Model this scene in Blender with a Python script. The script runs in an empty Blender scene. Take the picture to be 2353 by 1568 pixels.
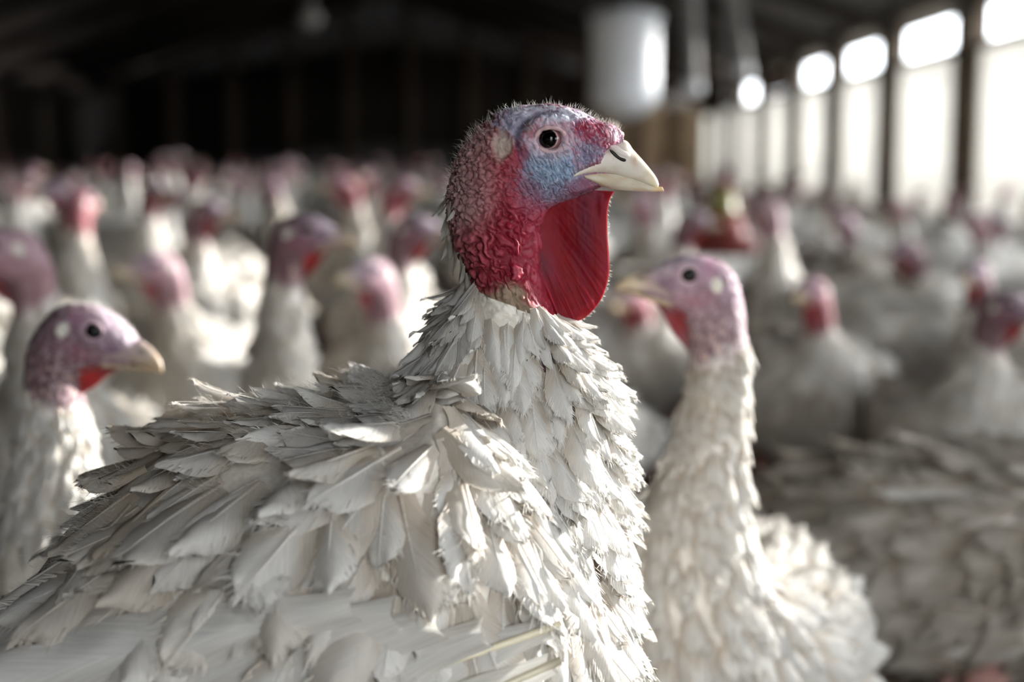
import bpy, math, random
import numpy as np
from mathutils import Matrix, Vector

# ------------------------------------------------------------------ scene basics
scene = bpy.context.scene
COL = scene.collection
random.seed(7)
RNG = np.random.default_rng(7)

F = 3268.0                      # focal length in pixels of the 2353 x 1568 frame (50 mm on 36 mm)
CAM = np.array([0.0, 0.0, 0.72])
PITCH = math.atan((784 - 371) / F)
YAW = math.atan(18.5 / F)
cam_data = bpy.data.cameras.new('camera')
cam = bpy.data.objects.new('camera', cam_data)
COL.objects.link(cam)
cam.location = CAM
cam.rotation_euler = (math.pi / 2 - PITCH, 0, YAW)
cam_data.sensor_width = 36.0
cam_data.lens = 36.0 * F / 2353.0
cam_data.clip_start = 0.05
cam_data.clip_end = 500
cam_data.dof.use_dof = True
cam_data.dof.focus_distance = 0.865
cam_data.dof.aperture_fstop = 3.1
cam_data.dof.aperture_blades = 0
scene.camera = cam

# world: an even, hazy bright sky
world = bpy.data.worlds.new('hazy_sky')
scene.world = world
world.use_nodes = True
wn = world.node_tree
wn.nodes.clear()
wo = wn.nodes.new('ShaderNodeOutputWorld')
wb = wn.nodes.new('ShaderNodeBackground')
wb.inputs['Color'].default_value = (0.90, 0.95, 1.0, 1)
wb.inputs['Strength'].default_value = 7.0
wn.links.new(wb.outputs[0], wo.inputs[0])

# low hazy sun coming in from the right and from behind the flock
SUN_AZ, SUN_EL = math.radians(60), math.radians(9.5)
sun_dir = Vector((math.sin(SUN_AZ) * math.cos(SUN_EL), math.cos(SUN_AZ) * math.cos(SUN_EL), math.sin(SUN_EL)))
sl = bpy.data.lights.new('sun', 'SUN')
sl.energy = 11.5
sl.angle = math.radians(2.5)
sl.color = (1.0, 0.985, 0.96)
sun = bpy.data.objects.new('sun', sl)
COL.objects.link(sun)
sun.location = (20, 20, 8)
sun.rotation_euler = sun_dir.to_track_quat('Z', 'Y').to_euler()

scene.view_settings.view_transform = 'Standard'
scene.view_settings.look = 'None'
scene.view_settings.gamma = 1.0
scene.view_settings.exposure = 0.42
scene.view_settings.use_curve_mapping = False
cy = scene.cycles
cy.use_denoising = True
cy.max_bounces = 4
cy.diffuse_bounces = 3
cy.glossy_bounces = 2
cy.transmission_bounces = 3
cy.transparent_max_bounces = 6
cy.use_adaptive_sampling = True
cy.adaptive_threshold = 0.12
cy.adaptive_min_samples = 16
cy.caustics_reflective = False
cy.caustics_refractive = False
cy.sample_clamp_indirect = 6.0

# ------------------------------------------------------------------ helpers
RC = np.array(cam.rotation_euler.to_matrix())


def P(px, py, Y):
    """world point at forward distance Y seen at a pixel (vectorised)"""
    px = np.asarray(px, float); py = np.asarray(py, float)
    d = np.stack([(px - 1176.5) / F, -(py - 784.0) / F, -np.ones_like(px)], -1) @ RC.T
    t = Y / d[..., 1:2]
    return CAM + t * d


def project(p):
    q = (np.asarray(p) - CAM) @ RC
    return 1176.5 - F * q[..., 0] / q[..., 2], 784.0 + F * q[..., 1] / q[..., 2]


def lin(r, g, b):
    c = np.array([r, g, b], float) / 255.0
    return np.where(c <= 0.04045, c / 12.92, ((c + 0.055) / 1.055) ** 2.4)


def sstep(a, b, x):
    t = np.clip((x - a) / (b - a + 1e-12), 0, 1)
    return t * t * (3 - 2 * t)


def _hash(ix, iy, iz, k):
    n = (ix.astype(np.int64) * 374761393 + iy.astype(np.int64) * 668265263 + iz.astype(np.int64) * 2147483647 + k * 974634777) & 0xFFFFFFFF
    n = ((n ^ (n >> 13)) * 1274126177) & 0xFFFFFFFF
    n = (n ^ (n >> 16)) & 0xFFFFFFFF
    n = (n * 2246822519) & 0xFFFFFFFF
    n = n ^ (n >> 15)
    return (n & 0xFFFFFF) / float(0xFFFFFF)


def vnoise(p, k=0):
    i = np.floor(p).astype(np.int64); f = p - i
    u = f * f * (3 - 2 * f)
    r = 0
    for dx in (0, 1):
        for dy in (0, 1):
            for dz in (0, 1):
                w = (u[:, 0] if dx else 1 - u[:, 0]) * (u[:, 1] if dy else 1 - u[:, 1]) * (u[:, 2] if dz else 1 - u[:, 2])
                r = r + w * _hash(i[:, 0] + dx, i[:, 1] + dy, i[:, 2] + dz, k)
    return r


def fbm(p, k=0, oct=3):
    r = 0; a = 0.5; t = 0
    for o in range(oct):
        r = r + a * vnoise(p * (2 ** o), k + o); t += a; a *= 0.5
    return r / t


def worley(p, k=0):
    i = np.floor(p).astype(np.int64)
    f1 = np.full(len(p), 9.0); f2 = np.full(len(p), 9.0); idv = np.zeros(len(p))
    for dx in (-1, 0, 1):
        for dy in (-1, 0, 1):
            for dz in (-1, 0, 1):
                c = i + np.array([dx, dy, dz])
                q = np.stack([_hash(c[:, 0], c[:, 1], c[:, 2], k + j) for j in (0, 1, 2)], -1) + c
                d = np.linalg.norm(q - p, axis=1)
                nearer = d < f1
                f2 = np.where(nearer, f1, np.minimum(f2, d))
                idv = np.where(nearer, _hash(c[:, 0], c[:, 1], c[:, 2], k + 7), idv)
                f1 = np.where(nearer, d, f1)
    return f1, f2, idv


def interp(x, xs, ys):
    """monotone-ish smooth (Catmull-Rom) interpolation of rows of ys at parameter x"""
    xs = np.asarray(xs, float); ys = np.asarray(ys, float)
    i = np.clip(np.searchsorted(xs, x, side='right') - 1, 0, len(xs) - 2)
    h = xs[i + 1] - xs[i]; t = (x - xs[i]) / h
    m = np.zeros_like(ys)
    m[1:-1] = (ys[2:] - ys[:-2]) / (xs[2:] - xs[:-2])[:, None]
    m[0] = (ys[1] - ys[0]) / (xs[1] - xs[0]); m[-1] = (ys[-1] - ys[-2]) / (xs[-1] - xs[-2])
    t = t[:, None]; h = h[:, None]
    return ((2 * t ** 3 - 3 * t ** 2 + 1) * ys[i] + (t ** 3 - 2 * t ** 2 + t) * h * m[i]
            + (-2 * t ** 3 + 3 * t ** 2) * ys[i + 1] + (t ** 3 - t ** 2) * h * m[i + 1])


def mesh_from(name, verts, faces, mat=None, col=None, uv=None, smooth=True):
    """verts (N,3); faces a list of int arrays (each (M,3) or (M,4)); col (N,3) linear; uv (N,2)"""
    me = bpy.data.meshes.new(name)
    verts = np.ascontiguousarray(verts, np.float32)
    loops = []; starts = []; tot = 0
    for f in faces:
        f = np.asarray(f, np.int32)
        if len(f) == 0:
            continue
        k = f.shape[1]
        loops.append(f.ravel()); starts.append(np.arange(len(f)) * k + tot); tot += f.size
    loops = np.concatenate(loops).astype(np.int32); starts = np.concatenate(starts).astype(np.int32)
    me.vertices.add(len(verts)); me.vertices.foreach_set('co', verts.ravel())
    me.loops.add(len(loops)); me.loops.foreach_set('vertex_index', loops)
    me.polygons.add(len(starts)); me.polygons.foreach_set('loop_start', starts)
    me.update(calc_edges=True)
    me.validate()
    if smooth:
        me.polygons.foreach_set('use_smooth', np.ones(len(me.polygons), bool))
    if col is not None:
        a = me.color_attributes.new('Col', 'FLOAT_COLOR', 'POINT')
        c = np.ones((len(verts), 4), np.float32); c[:, :3] = col
        a.data.foreach_set('color', c.ravel())
    if uv is not None:
        l = me.uv_layers.new(name='UV')
        li = np.empty(len(me.loops), np.int32); me.loops.foreach_get('vertex_index', li)
        l.data.foreach_set('uv', np.asarray(uv, np.float32)[li].ravel())
    if mat:
        me.materials.append(mat)
    return me


def add(name, me, parent=None, **props):
    o = bpy.data.objects.new(name, me)
    COL.objects.link(o)
    if parent is not None:
        o.parent = parent
    for k, v in props.items():
        o[k] = v
    return o


def grid_faces(S, N, wrap=True):
    i = np.arange(S - 1)[:, None]; j = np.arange(N if wrap else N - 1)[None, :]
    a = i * N + j; b = i * N + (j + 1) % N
    return np.stack([a, b, b + N, a + N], -1).reshape(-1, 4)


def grid_normals(G, wrap=True):
    if wrap:
        dj = np.roll(G, -1, 1) - np.roll(G, 1, 1)
    else:
        dj = np.gradient(G, axis=1)
    di = np.gradient(G, axis=0)
    n = np.cross(dj, di)
    n /= np.linalg.norm(n, axis=-1, keepdims=True) + 1e-12
    return n


class Geo:
    """collects pieces of geometry for one mesh"""
    def __init__(self):
        self.v = []; self.f = []; self.c = []; self.u = []; self.n = 0

    def put(self, v, faces, c=(1, 1, 1), uv=None):
        v = np.asarray(v, float).reshape(-1, 3)
        self.v.append(v)
        for f in faces:
            f = np.asarray(f)
            if len(f):
                self.f.append(f + self.n)
        c = np.asarray(c, float)
        self.c.append(np.broadcast_to(c, v.shape) if c.ndim == 1 else c)
        self.u.append(np.zeros((len(v), 2)) if uv is None else uv)
        self.n += len(v)

    def box(self, lo, hi, c=(1, 1, 1)):
        x0, y0, z0 = lo; x1, y1, z1 = hi
        v = [(x0, y0, z0), (x1, y0, z0), (x1, y1, z0), (x0, y1, z0), (x0, y0, z1), (x1, y0, z1), (x1, y1, z1), (x0, y1, z1)]
        f = [(0, 3, 2, 1), (4, 5, 6, 7), (0, 1, 5, 4), (1, 2, 6, 5), (2, 3, 7, 6), (3, 0, 4, 7)]
        self.put(v, [f], c)

    def lathe(self, prof, cx, cyy, n=32, c=(1, 1, 1), cap=True):
        prof = np.asarray(prof, float)
        a = np.linspace(0, 2 * math.pi, n, endpoint=False)
        G = np.stack([cx + prof[:, 0:1] * np.cos(a), cyy + prof[:, 0:1] * np.sin(a), np.repeat(prof[:, 1:2], n, 1)], -1)
        self.put(G, [grid_faces(len(prof), n)], c)

    def tube(self, pts, r, n=10, c=(1, 1, 1)):
        pts = np.asarray(pts, float); r = np.broadcast_to(np.asarray(r, float), (len(pts),))
        t = np.gradient(pts, axis=0); t /= np.linalg.norm(t, axis=1, keepdims=True) + 1e-12
        up = np.array([0.013, 0.021, 1.0]) if abs(t[:, 2]).mean() < 0.9 else np.array([1.0, 0.02, 0.01])
        s = np.cross(t, up); s /= np.linalg.norm(s, axis=1, keepdims=True)
        w = np.cross(s, t)
        a = np.linspace(0, 2 * math.pi, n, endpoint=False)
        G = pts[:, None] + r[:, None, None] * (s[:, None] * np.cos(a)[None, :, None] + w[:, None] * np.sin(a)[None, :, None])
        k = len(pts)
        v = np.concatenate([G.reshape(-1, 3), pts[:1], pts[-1:]])
        j = np.arange(n)
        cap0 = np.stack([np.full(n, k * n), j, (j + 1) % n], -1)
        cap1 = np.stack([np.full(n, k * n + 1), (k - 1) * n + (j + 1) % n, (k - 1) * n + j], -1)
        self.put(v, [grid_faces(k, n), cap0, cap1], c)

    def mesh(self, name, mat, smooth=True, uv=False):
        return mesh_from(name, np.concatenate(self.v), self.f, mat, np.concatenate(self.c),
                         np.concatenate(self.u) if uv else None, smooth)


# ------------------------------------------------------------------ materials
def new_mat(name):
    m = bpy.data.materials.new(name); m.use_nodes = True
    nt = m.node_tree; nt.nodes.clear()
    out = nt.nodes.new('ShaderNodeOutputMaterial')
    return m, nt, out


def nd(nt, kind, **kw):
    n = nt.nodes.new(kind)
    for k, v in kw.items():
        if k in n.inputs:
            n.inputs[k].default_value = v
        else:
            setattr(n, k, v)
    return n


def rough_surface(name, c1, c2, scale=6.0, rough=0.85, stretch=(1, 1, 1), bump=0.3, metallic=0.0, detail=6):
    m, nt, out = new_mat(name)
    tc = nd(nt, 'ShaderNodeTexCoord'); mp = nd(nt, 'ShaderNodeMapping')
    mp.inputs['Scale'].default_value = stretch
    nz = nd(nt, 'ShaderNodeTexNoise', Scale=scale, Detail=detail)
    mx = nd(nt, 'ShaderNodeMix', data_type='RGBA')
    mx.inputs['A'].default_value = (*c1, 1); mx.inputs['B'].default_value = (*c2, 1)
    b = nd(nt, 'ShaderNodeBsdfPrincipled', Roughness=rough, Metallic=metallic)
    bp = nd(nt, 'ShaderNodeBump', Strength=bump, Distance=0.01)
    L = nt.links.new
    L(tc.outputs['Object'], mp.inputs['Vector']); L(mp.outputs[0], nz.inputs['Vector'])
    L(nz.outputs['Fac'], mx.inputs['Factor']); L(mx.outputs['Result'], b.inputs['Base Color'])
    L(nz.outputs['Fac'], bp.inputs['Height']); L(bp.outputs[0], b.inputs['Normal'])
    L(b.outputs[0], out.inputs['Surface'])
    return m


def skin_material(name, sss=0.12, rough=0.5, scale=0.004, bump_scale=900.0, bump=0.25, bump_dist=0.0008, radius=(1.0, 0.25, 0.18), thin=0.0):
    m, nt, out = new_mat(name)
    at = nd(nt, 'ShaderNodeAttribute', attribute_name='Col')
    tc = nd(nt, 'ShaderNodeTexCoord')
    n1 = nd(nt, 'ShaderNodeTexNoise', Scale=bump_scale, Detail=3.0)
    n2 = nd(nt, 'ShaderNodeTexNoise', Scale=bump_scale * 0.3, Detail=4.0)
    mr = nd(nt, 'ShaderNodeMapRange'); mr.inputs['To Min'].default_value = 0.72; mr.inputs['To Max'].default_value = 1.28
    mul = nd(nt, 'ShaderNodeMix', data_type='RGBA', blend_type='MULTIPLY'); mul.inputs['Factor'].default_value = 1.0
    b = nd(nt, 'ShaderNodeBsdfPrincipled', Roughness=rough)
    b.inputs['Subsurface Weight'].default_value = sss
    b.inputs['Subsurface Radius'].default_value = radius
    b.inputs['Subsurface Scale'].default_value = scale
    b.inputs['Specular IOR Level'].default_value = 0.22
    bp = nd(nt, 'ShaderNodeBump', Strength=bump, Distance=bump_dist)
    L = nt.links.new
    L(tc.outputs['Object'], n1.inputs['Vector']); L(tc.outputs['Object'], n2.inputs['Vector'])
    L(n2.outputs['Fac'], mr.inputs['Value'])
    L(at.outputs['Color'], mul.inputs['A']); L(mr.outputs[0], mul.inputs['B'])
    L(mul.outputs['Result'], b.inputs['Base Color'])
    L(n1.outputs['Fac'], bp.inputs['Height']); L(bp.outputs[0], b.inputs['Normal'])
    if thin:                                       # thin skin that light shines through
        tr = nd(nt, 'ShaderNodeBsdfTranslucent'); tr.inputs['Color'].default_value = (0.9, 0.09, 0.035, 1)
        ms = nd(nt, 'ShaderNodeMixShader'); ms.inputs[0].default_value = thin
        L(b.outputs[0], ms.inputs[1]); L(tr.outputs[0], ms.inputs[2]); L(ms.outputs[0], out.inputs['Surface'])
    else:
        L(b.outputs[0], out.inputs['Surface'])
    return m


def feather_material(name, streak=55.0, translucent=0.30, downy=True):
    """white vane: barbs as slanted streaks in feather coordinates (u across -1..1, v along 0..1)"""
    m, nt, out = new_mat(name)
    L = nt.links.new
    at = nd(nt, 'ShaderNodeAttribute', attribute_name='Col')
    oi = nd(nt, 'ShaderNodeObjectInfo')
    uv = nd(nt, 'ShaderNodeUVMap', uv_map='UV')
    sp = nd(nt, 'ShaderNodeSeparateXYZ'); L(uv.outputs[0], sp.inputs[0])
    ab = nd(nt, 'ShaderNodeMath', operation='ABSOLUTE'); L(sp.outputs['X'], ab.inputs[0])
    m1 = nd(nt, 'ShaderNodeMath', operation='MULTIPLY'); L(ab.outputs[0], m1.inputs[0]); m1.inputs[1].default_value = 0.45
    s1 = nd(nt, 'ShaderNodeMath', operation='SUBTRACT'); L(sp.outputs['Y'], s1.inputs[0]); L(m1.outputs[0], s1.inputs[1])
    m2 = nd(nt, 'ShaderNodeMath', operation='MULTIPLY'); L(s1.outputs[0], m2.inputs[0]); m2.inputs[1].default_value = streak
    m3 = nd(nt, 'ShaderNodeMath', operation='MULTIPLY'); L(sp.outputs['X'], m3.inputs[0]); m3.inputs[1].default_value = 2.2
    cb = nd(nt, 'ShaderNodeCombineXYZ'); L(m2.outputs[0], cb.inputs[0]); L(m3.outputs[0], cb.inputs[1]); L(oi.outputs['Random'], cb.inputs[2])
    nz = nd(nt, 'ShaderNodeTexNoise', Scale=1.0, Detail=3.0, Roughness=0.6); L(cb.outputs[0], nz.inputs['Vector'])
    mr = nd(nt, 'ShaderNodeMapRange'); mr.inputs['From Min'].default_value = 0.25; mr.inputs['From Max'].default_value = 0.75
    mr.inputs['To Min'].default_value = 0.80; mr.inputs['To Max'].default_value = 1.07
    L(nz.outputs['Fac'], mr.inputs['Value'])
    mu0 = nd(nt, 'ShaderNodeMix', data_type='RGBA', blend_type='MULTIPLY'); mu0.inputs['Factor'].default_value = 1.0
    L(at.outputs['Color'], mu0.inputs['A']); L(oi.outputs['Color'], mu0.inputs['B'])
    # downy vane base, duller than the tip and browned as shade between feathers
    vb = nd(nt, 'ShaderNodeMapRange', interpolation_type='SMOOTHSTEP'); L(s1.outputs[0], vb.inputs['Value'])
    vb.inputs['From Min'].default_value = 0.0; vb.inputs['From Max'].default_value = 0.42
    vb.inputs['To Min'].default_value = 0.0; vb.inputs['To Max'].default_value = 1.0
    dn = nd(nt, 'ShaderNodeMix', data_type='RGBA'); dn.inputs['A'].default_value = (0.86, 0.80, 0.73, 1) if downy else (0.97, 0.96, 0.94, 1); dn.inputs['B'].default_value = (1, 1, 1, 1)
    L(vb.outputs[0], dn.inputs['Factor'])
    mu = nd(nt, 'ShaderNodeMix', data_type='RGBA', blend_type='MULTIPLY'); mu.inputs['Factor'].default_value = 1.0
    L(mu0.outputs['Result'], mu.inputs['A']); L(dn.outputs['Result'], mu.inputs['B'])
    mu2 = nd(nt, 'ShaderNodeMix', data_type='RGBA', blend_type='MULTIPLY'); mu2.inputs['Factor'].default_value = 1.0
    L(mu.outputs['Result'], mu2.inputs['A']); L(mr.outputs[0], mu2.inputs['B'])
    b = nd(nt, 'ShaderNodeBsdfPrincipled', Roughness=0.62)
    b.inputs['Specular IOR Level'].default_value = 0.25
    bp = nd(nt, 'ShaderNodeBump', Strength=0.5, Distance=0.0006)
    L(nz.outputs['Fac'], bp.inputs['Height']); L(bp.outputs[0], b.inputs['Normal'])
    L(mu2.outputs['Result'], b.inputs['Base Color'])
    tr = nd(nt, 'ShaderNodeBsdfTranslucent'); L(mu2.outputs['Result'], tr.inputs['Color']); L(bp.outputs[0], tr.inputs['Normal'])
    ms = nd(nt, 'ShaderNodeMixShader'); ms.inputs[0].default_value = translucent
    L(b.outputs[0], ms.inputs[1]); L(tr.outputs[0], ms.inputs[2]); L(ms.outputs[0], out.inputs['Surface'])
    return m


def plain(name, c, rough=0.5, metallic=0.0, spec=0.5, sss=0.0):
    m, nt, out = new_mat(name)
    b = nd(nt, 'ShaderNodeBsdfPrincipled', Roughness=rough, Metallic=metallic)
    at = nd(nt, 'ShaderNodeAttribute', attribute_name='Col')
    mu = nd(nt, 'ShaderNodeMix', data_type='RGBA', blend_type='MULTIPLY'); mu.inputs['Factor'].default_value = 1.0
    mu.inputs['B'].default_value = (*c, 1)
    nt.links.new(at.outputs['Color'], mu.inputs['A'])
    nt.links.new(mu.outputs['Result'], b.inputs['Base Color'])
    b.inputs['Specular IOR Level'].default_value = spec
    if sss:
        b.inputs['Subsurface Weight'].default_value = sss
        b.inputs['Subsurface Scale'].default_value = 0.003
    nt.links.new(b.outputs[0], out.inputs['Surface'])
    return m


M_SKIN = skin_material('caruncled_skin')
M_BIRD = skin_material('bird_body', sss=0.0, rough=0.65, bump_scale=160.0, bump=0.5, bump_dist=0.004)
M_WATTLE = skin_material('wattle_skin', sss=0.6, rough=0.6, scale=0.004, bump_scale=420.0, bump=0.10, radius=(1.0, 0.14, 0.08), thin=0.10)
M_FEATHER = feather_material('white_feather')
M_FLIGHT = feather_material('white_flight_feather', streak=36.0, downy=False)
M_FEATHER_SOFT = feather_material('white_feather_soft', streak=26.0)
M_BEAK = plain('horn_beak', (1, 1, 1), rough=0.38, spec=0.4, sss=0.15)
M_EYE = plain('wet_eye', (1, 1, 1), rough=0.08, spec=0.3)
M_HAIR = plain('bristle', (1, 1, 1), rough=0.5)
M_LITTER = rough_surface('litter_floor', lin(92, 76, 58), lin(52, 42, 32), scale=30, bump=0.8)
M_DARKWOOD = rough_surface('dark_boards', lin(58, 50, 44), lin(38, 33, 30), scale=3, stretch=(6, 6, 0.6), bump=0.2)
M_CEIL = rough_surface('dark_ceiling', lin(52, 45, 40), lin(36, 31, 28), scale=2, stretch=(1, 0.3, 1), bump=0.2)  # dark wood tone of the roof underside and rafters
M_POST = rough_surface('weathered_post', lin(112, 98, 82), lin(78, 67, 56), scale=5, stretch=(8, 8, 0.5), bump=0.3)
M_PLY = rough_surface('plywood', lin(186, 160, 128), lin(150, 124, 96), scale=4, stretch=(1, 1, 0.3), bump=0.1)
M_GALV = rough_surface('galvanised', lin(240, 240, 240), lin(222, 225, 228), scale=25, rough=0.75, metallic=0.0, bump=0.05)
M_PIPE = rough_surface('grey_pipe', lin(150, 146, 142), lin(124, 120, 116), scale=10, rough=0.6, bump=0.05)
M_PINK = rough_surface('pink_board', lin(232, 196, 196), lin(214, 176, 178), scale=6, bump=0.05)
M_GROUND = rough_surface('pale_gravel', lin(176, 172, 160), lin(140, 138, 124), scale=8, bump=0.3)
M_YELLOW = plain('yellow_plastic', lin(140, 136, 76), rough=0.45)
M_REDPL = plain('red_plastic', lin(128, 58, 52), rough=0.45)


def curtain_material():
    """white woven netting: part open, part pale threads"""
    m, nt, out = new_mat('white_netting')
    L = nt.links.new
    tc = nd(nt, 'ShaderNodeTexCoord'); mp = nd(nt, 'ShaderNodeMapping'); mp.inputs['Scale'].default_value = (1, 0.25, 14)
    nz = nd(nt, 'ShaderNodeTexNoise', Scale=1.0, Detail=2.0)
    L(tc.outputs['Object'], mp.inputs[0]); L(mp.outputs[0], nz.inputs['Vector'])
    mr = nd(nt, 'ShaderNodeMapRange'); mr.inputs['To Min'].default_value = 0.84; mr.inputs['To Max'].default_value = 0.97
    L(nz.outputs['Fac'], mr.inputs['Value'])
    tp = nd(nt, 'ShaderNodeBsdfTransparent'); tp.inputs['Color'].default_value = (1, 0.995, 0.98, 1)
    df = nd(nt, 'ShaderNodeBsdfDiffuse'); df.inputs['Color'].default_value = (0.8, 0.78, 0.74, 1)
    tl = nd(nt, 'ShaderNodeBsdfTranslucent'); tl.inputs['Color'].default_value = (0.60, 0.585, 0.555, 1)
    m1 = nd(nt, 'ShaderNodeMixShader'); m1.inputs[0].default_value = 0.5
    L(df.outputs[0], m1.inputs[1]); L(tl.outputs[0], m1.inputs[2])
    m2 = nd(nt, 'ShaderNodeMixShader'); L(mr.outputs[0], m2.inputs[0])
    L(tp.outputs[0], m2.inputs[1]); L(m1.outputs[0], m2.inputs[2]); L(m2.outputs[0], out.inputs['Surface'])
    return m


M_NET = curtain_material()

# ------------------------------------------------------------------ the barn
WX = 3.45            # inner face of the window wall
Y0, Y1 = -1.7, 28.0  # ends of the barn; near one set close for fill light from its doorway
LX = -8.5
EAVE, RIDGE = 2.03, 3.9


def struct(name, g, mat, smooth=False, parent=None):
    o = add(name, g.mesh(name, mat, smooth), parent)
    if parent is None:
        o['kind'] = 'structure'
    return o


g = Geo(); g.box((LX - 0.2, Y0 - 0.2, -0.1), (WX + 0.15, Y1 + 0.2, 0.0)); floor = struct('floor', g, M_LITTER)
floor['label'] = 'brown litter floor of the barn under the flock'
g = Geo(); g.box((WX + 0.15, -60, -0.35), (120, 120, -0.25)); gr = struct('ground', g, M_GROUND)
gr['label'] = 'pale ground outside the window wall'
# end wall of vertical boards
g = Geo(); g.box((LX, Y1, 0), (WX, Y1 + 0.1, 4.2)); ew = struct('wall_back', g, M_DARKWOOD)
for i, x in enumerate(np.arange(LX + 0.6, WX, 1.15)):
    g = Geo(); g.box((x - 0.10, Y1 - 0.14, 0), (x + 0.10, Y1 + 0.01, 4.1)); struct('post', g, M_POST, parent=ew)
g = Geo(); g.box((LX - 0.1, Y0, 0), (LX, Y1, 3.0)); lw = struct('wall_left', g, M_DARKWOOD)
for y in np.arange(4, Y1 - 1, 2.4):
    g = Geo(); g.box((LX - 0.01, y - 0.08, 0), (LX + 0.12, y + 0.08, 2.9)); struct('post', g, M_POST, parent=lw)
# roof underside, two pitches
RX = (LX + WX) / 2
g = Geo()
for xa, xb in ((WX + 0.4, RX), (LX - 0.4, RX)):
    za = EAVE - 0.05
    v = [(xa, Y0, za), (xb, Y0, RIDGE), (xb, Y1, RIDGE), (xa, Y1, za), (xa, Y0, za + 0.12), (xb, Y0, RIDGE + 0.12), (xb, Y1, RIDGE + 0.12), (xa, Y1, za + 0.12)]
    g.put(v, [[(0, 1, 2, 3), (7, 6, 5, 4), (0, 4, 5, 1), (1, 5, 6, 2), (2, 6, 7, 3), (3, 7, 4, 0)]])
ceil = struct('ceiling', g, M_CEIL)
for k, y in enumerate(np.arange(Y0 + 1.2, Y1, 2.3)):      # rafters
    g = Geo()
    for xa, xb in ((WX, RX), (LX, RX)):
        za = EAVE - 0.05
        v = []
        for yy in (y - 0.03, y + 0.03):
            v += [(xa, yy, za - 0.14), (xb, yy, RIDGE - 0.14), (xb, yy, RIDGE + 0.02), (xa, yy, za + 0.02)]
        g.put(v, [[(0, 1, 2, 3), (7, 6, 5, 4), (0, 4, 5, 1), (3, 2, 6, 7)]])
    struct('rafter', g, M_CEIL, parent=ceil)
# unseen wall behind the camera; doorway added to light the birds from the front
g = Geo()
g.box((LX, Y0 - 0.1, 0), (0.2, Y0, 4.2)); g.box((1.15, Y0 - 0.1, 0), (WX, Y0, 4.2)); g.box((0.2, Y0 - 0.1, 2.0), (1.15, Y0, 4.2))
struct('wall_front', g, M_DARKWOOD)
g = Geo(); g.box((-60, -60, -0.35), (60, Y0 - 0.1, -0.25)); struct('ground_yard', g, M_GROUND)

# window wall on the right: low wall, posts, rails, netting panels with an open gap above
SILL, MID, TOP = 0.30, 1.60, 2.00
g = Geo(); g.box((WX, Y0, 0), (WX + 0.12, Y1, SILL)); g.box((WX, Y0, TOP), (WX + 0.12, Y1, TOP + 0.2)); rw = struct('wall_right', g, M_POST)
PY = [11.1 + 2.33 * k for k in range(-5, 8)]
for y in PY:
    g = Geo(); g.box((WX - 0.11, y - 0.09, 0), (WX + 0.12, y + 0.09, TOP + 0.05)); struct('post', g, M_POST, parent=rw)
wn_i = 0
for a, b in zip(PY[:-1], PY[1:]):
    if b > Y1:
        b = Y1
    wn_i += 1
    w = bpy.data.objects.new('window_%d' % wn_i, None); COL.objects.link(w); w['kind'] = 'structure'
    w['label'] = 'window bay of the right wall with white netting'
    g = Geo(); g.box((WX + 0.02, a + 0.09, MID - 0.03), (WX + 0.08, b - 0.09, MID + 0.03)); add('rail', g.mesh('rail', M_POST, False), w)
    if a < 8.0:                   # unseen boards added low on the near bays to shade the right-hand birds
        for kb in range(4):
            g = Geo(); g.box((WX + 0.03 + 0.004 * (kb % 2), a + 0.09, SILL + 0.165 * kb + 0.004), (WX + 0.06, b - 0.09, SILL + 0.165 * (kb + 1) - 0.004)); add('board', g.mesh('board', M_POST, False), w)
    if a > 8.0:
        g = Geo(); g.box((WX + 0.045, a + 0.09, SILL), (WX + 0.05, b - 0.09, MID - 0.03)); add('netting', g.mesh('netting', M_NET, False), w)
    if abs(a - (11.1 + 2.33 * 3)) < 0.1:
        g = Geo(); g.box((WX + 0.05, a + 0.12, MID + 0.05), (WX + 0.07, b - 0.12, TOP - 0.03)); add('board', g.mesh('board', M_PINK, False), w)
    if a > 22:
        g = Geo(); g.box((WX + 0.05, a + 0.09, MID + 0.03), (WX + 0.08, b - 0.09, TOP)); add('board', g.mesh('board', M_POST, False), w)

# daylight portals: help the sampler find the sky through the openings
for (sx, sy, loc, rot) in ((1.75, PY[-1] - PY[0], (WX + 0.3, (PY[-1] + PY[0]) / 2, 1.15), (0, math.pi / 2, 0)), (0.95, 2.0, (0.675, Y0 - 0.2, 1.0), (math.pi / 2, 0, 0))):
    pl = bpy.data.lights.new('daylight_portal', 'AREA'); pl.shape = 'RECTANGLE'; pl.size = sx; pl.size_y = sy
    pl.cycles.is_portal = True
    po = bpy.data.objects.new('daylight_portal', pl); COL.objects.link(po); po.location = loc; po.rotation_euler = rot

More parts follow.
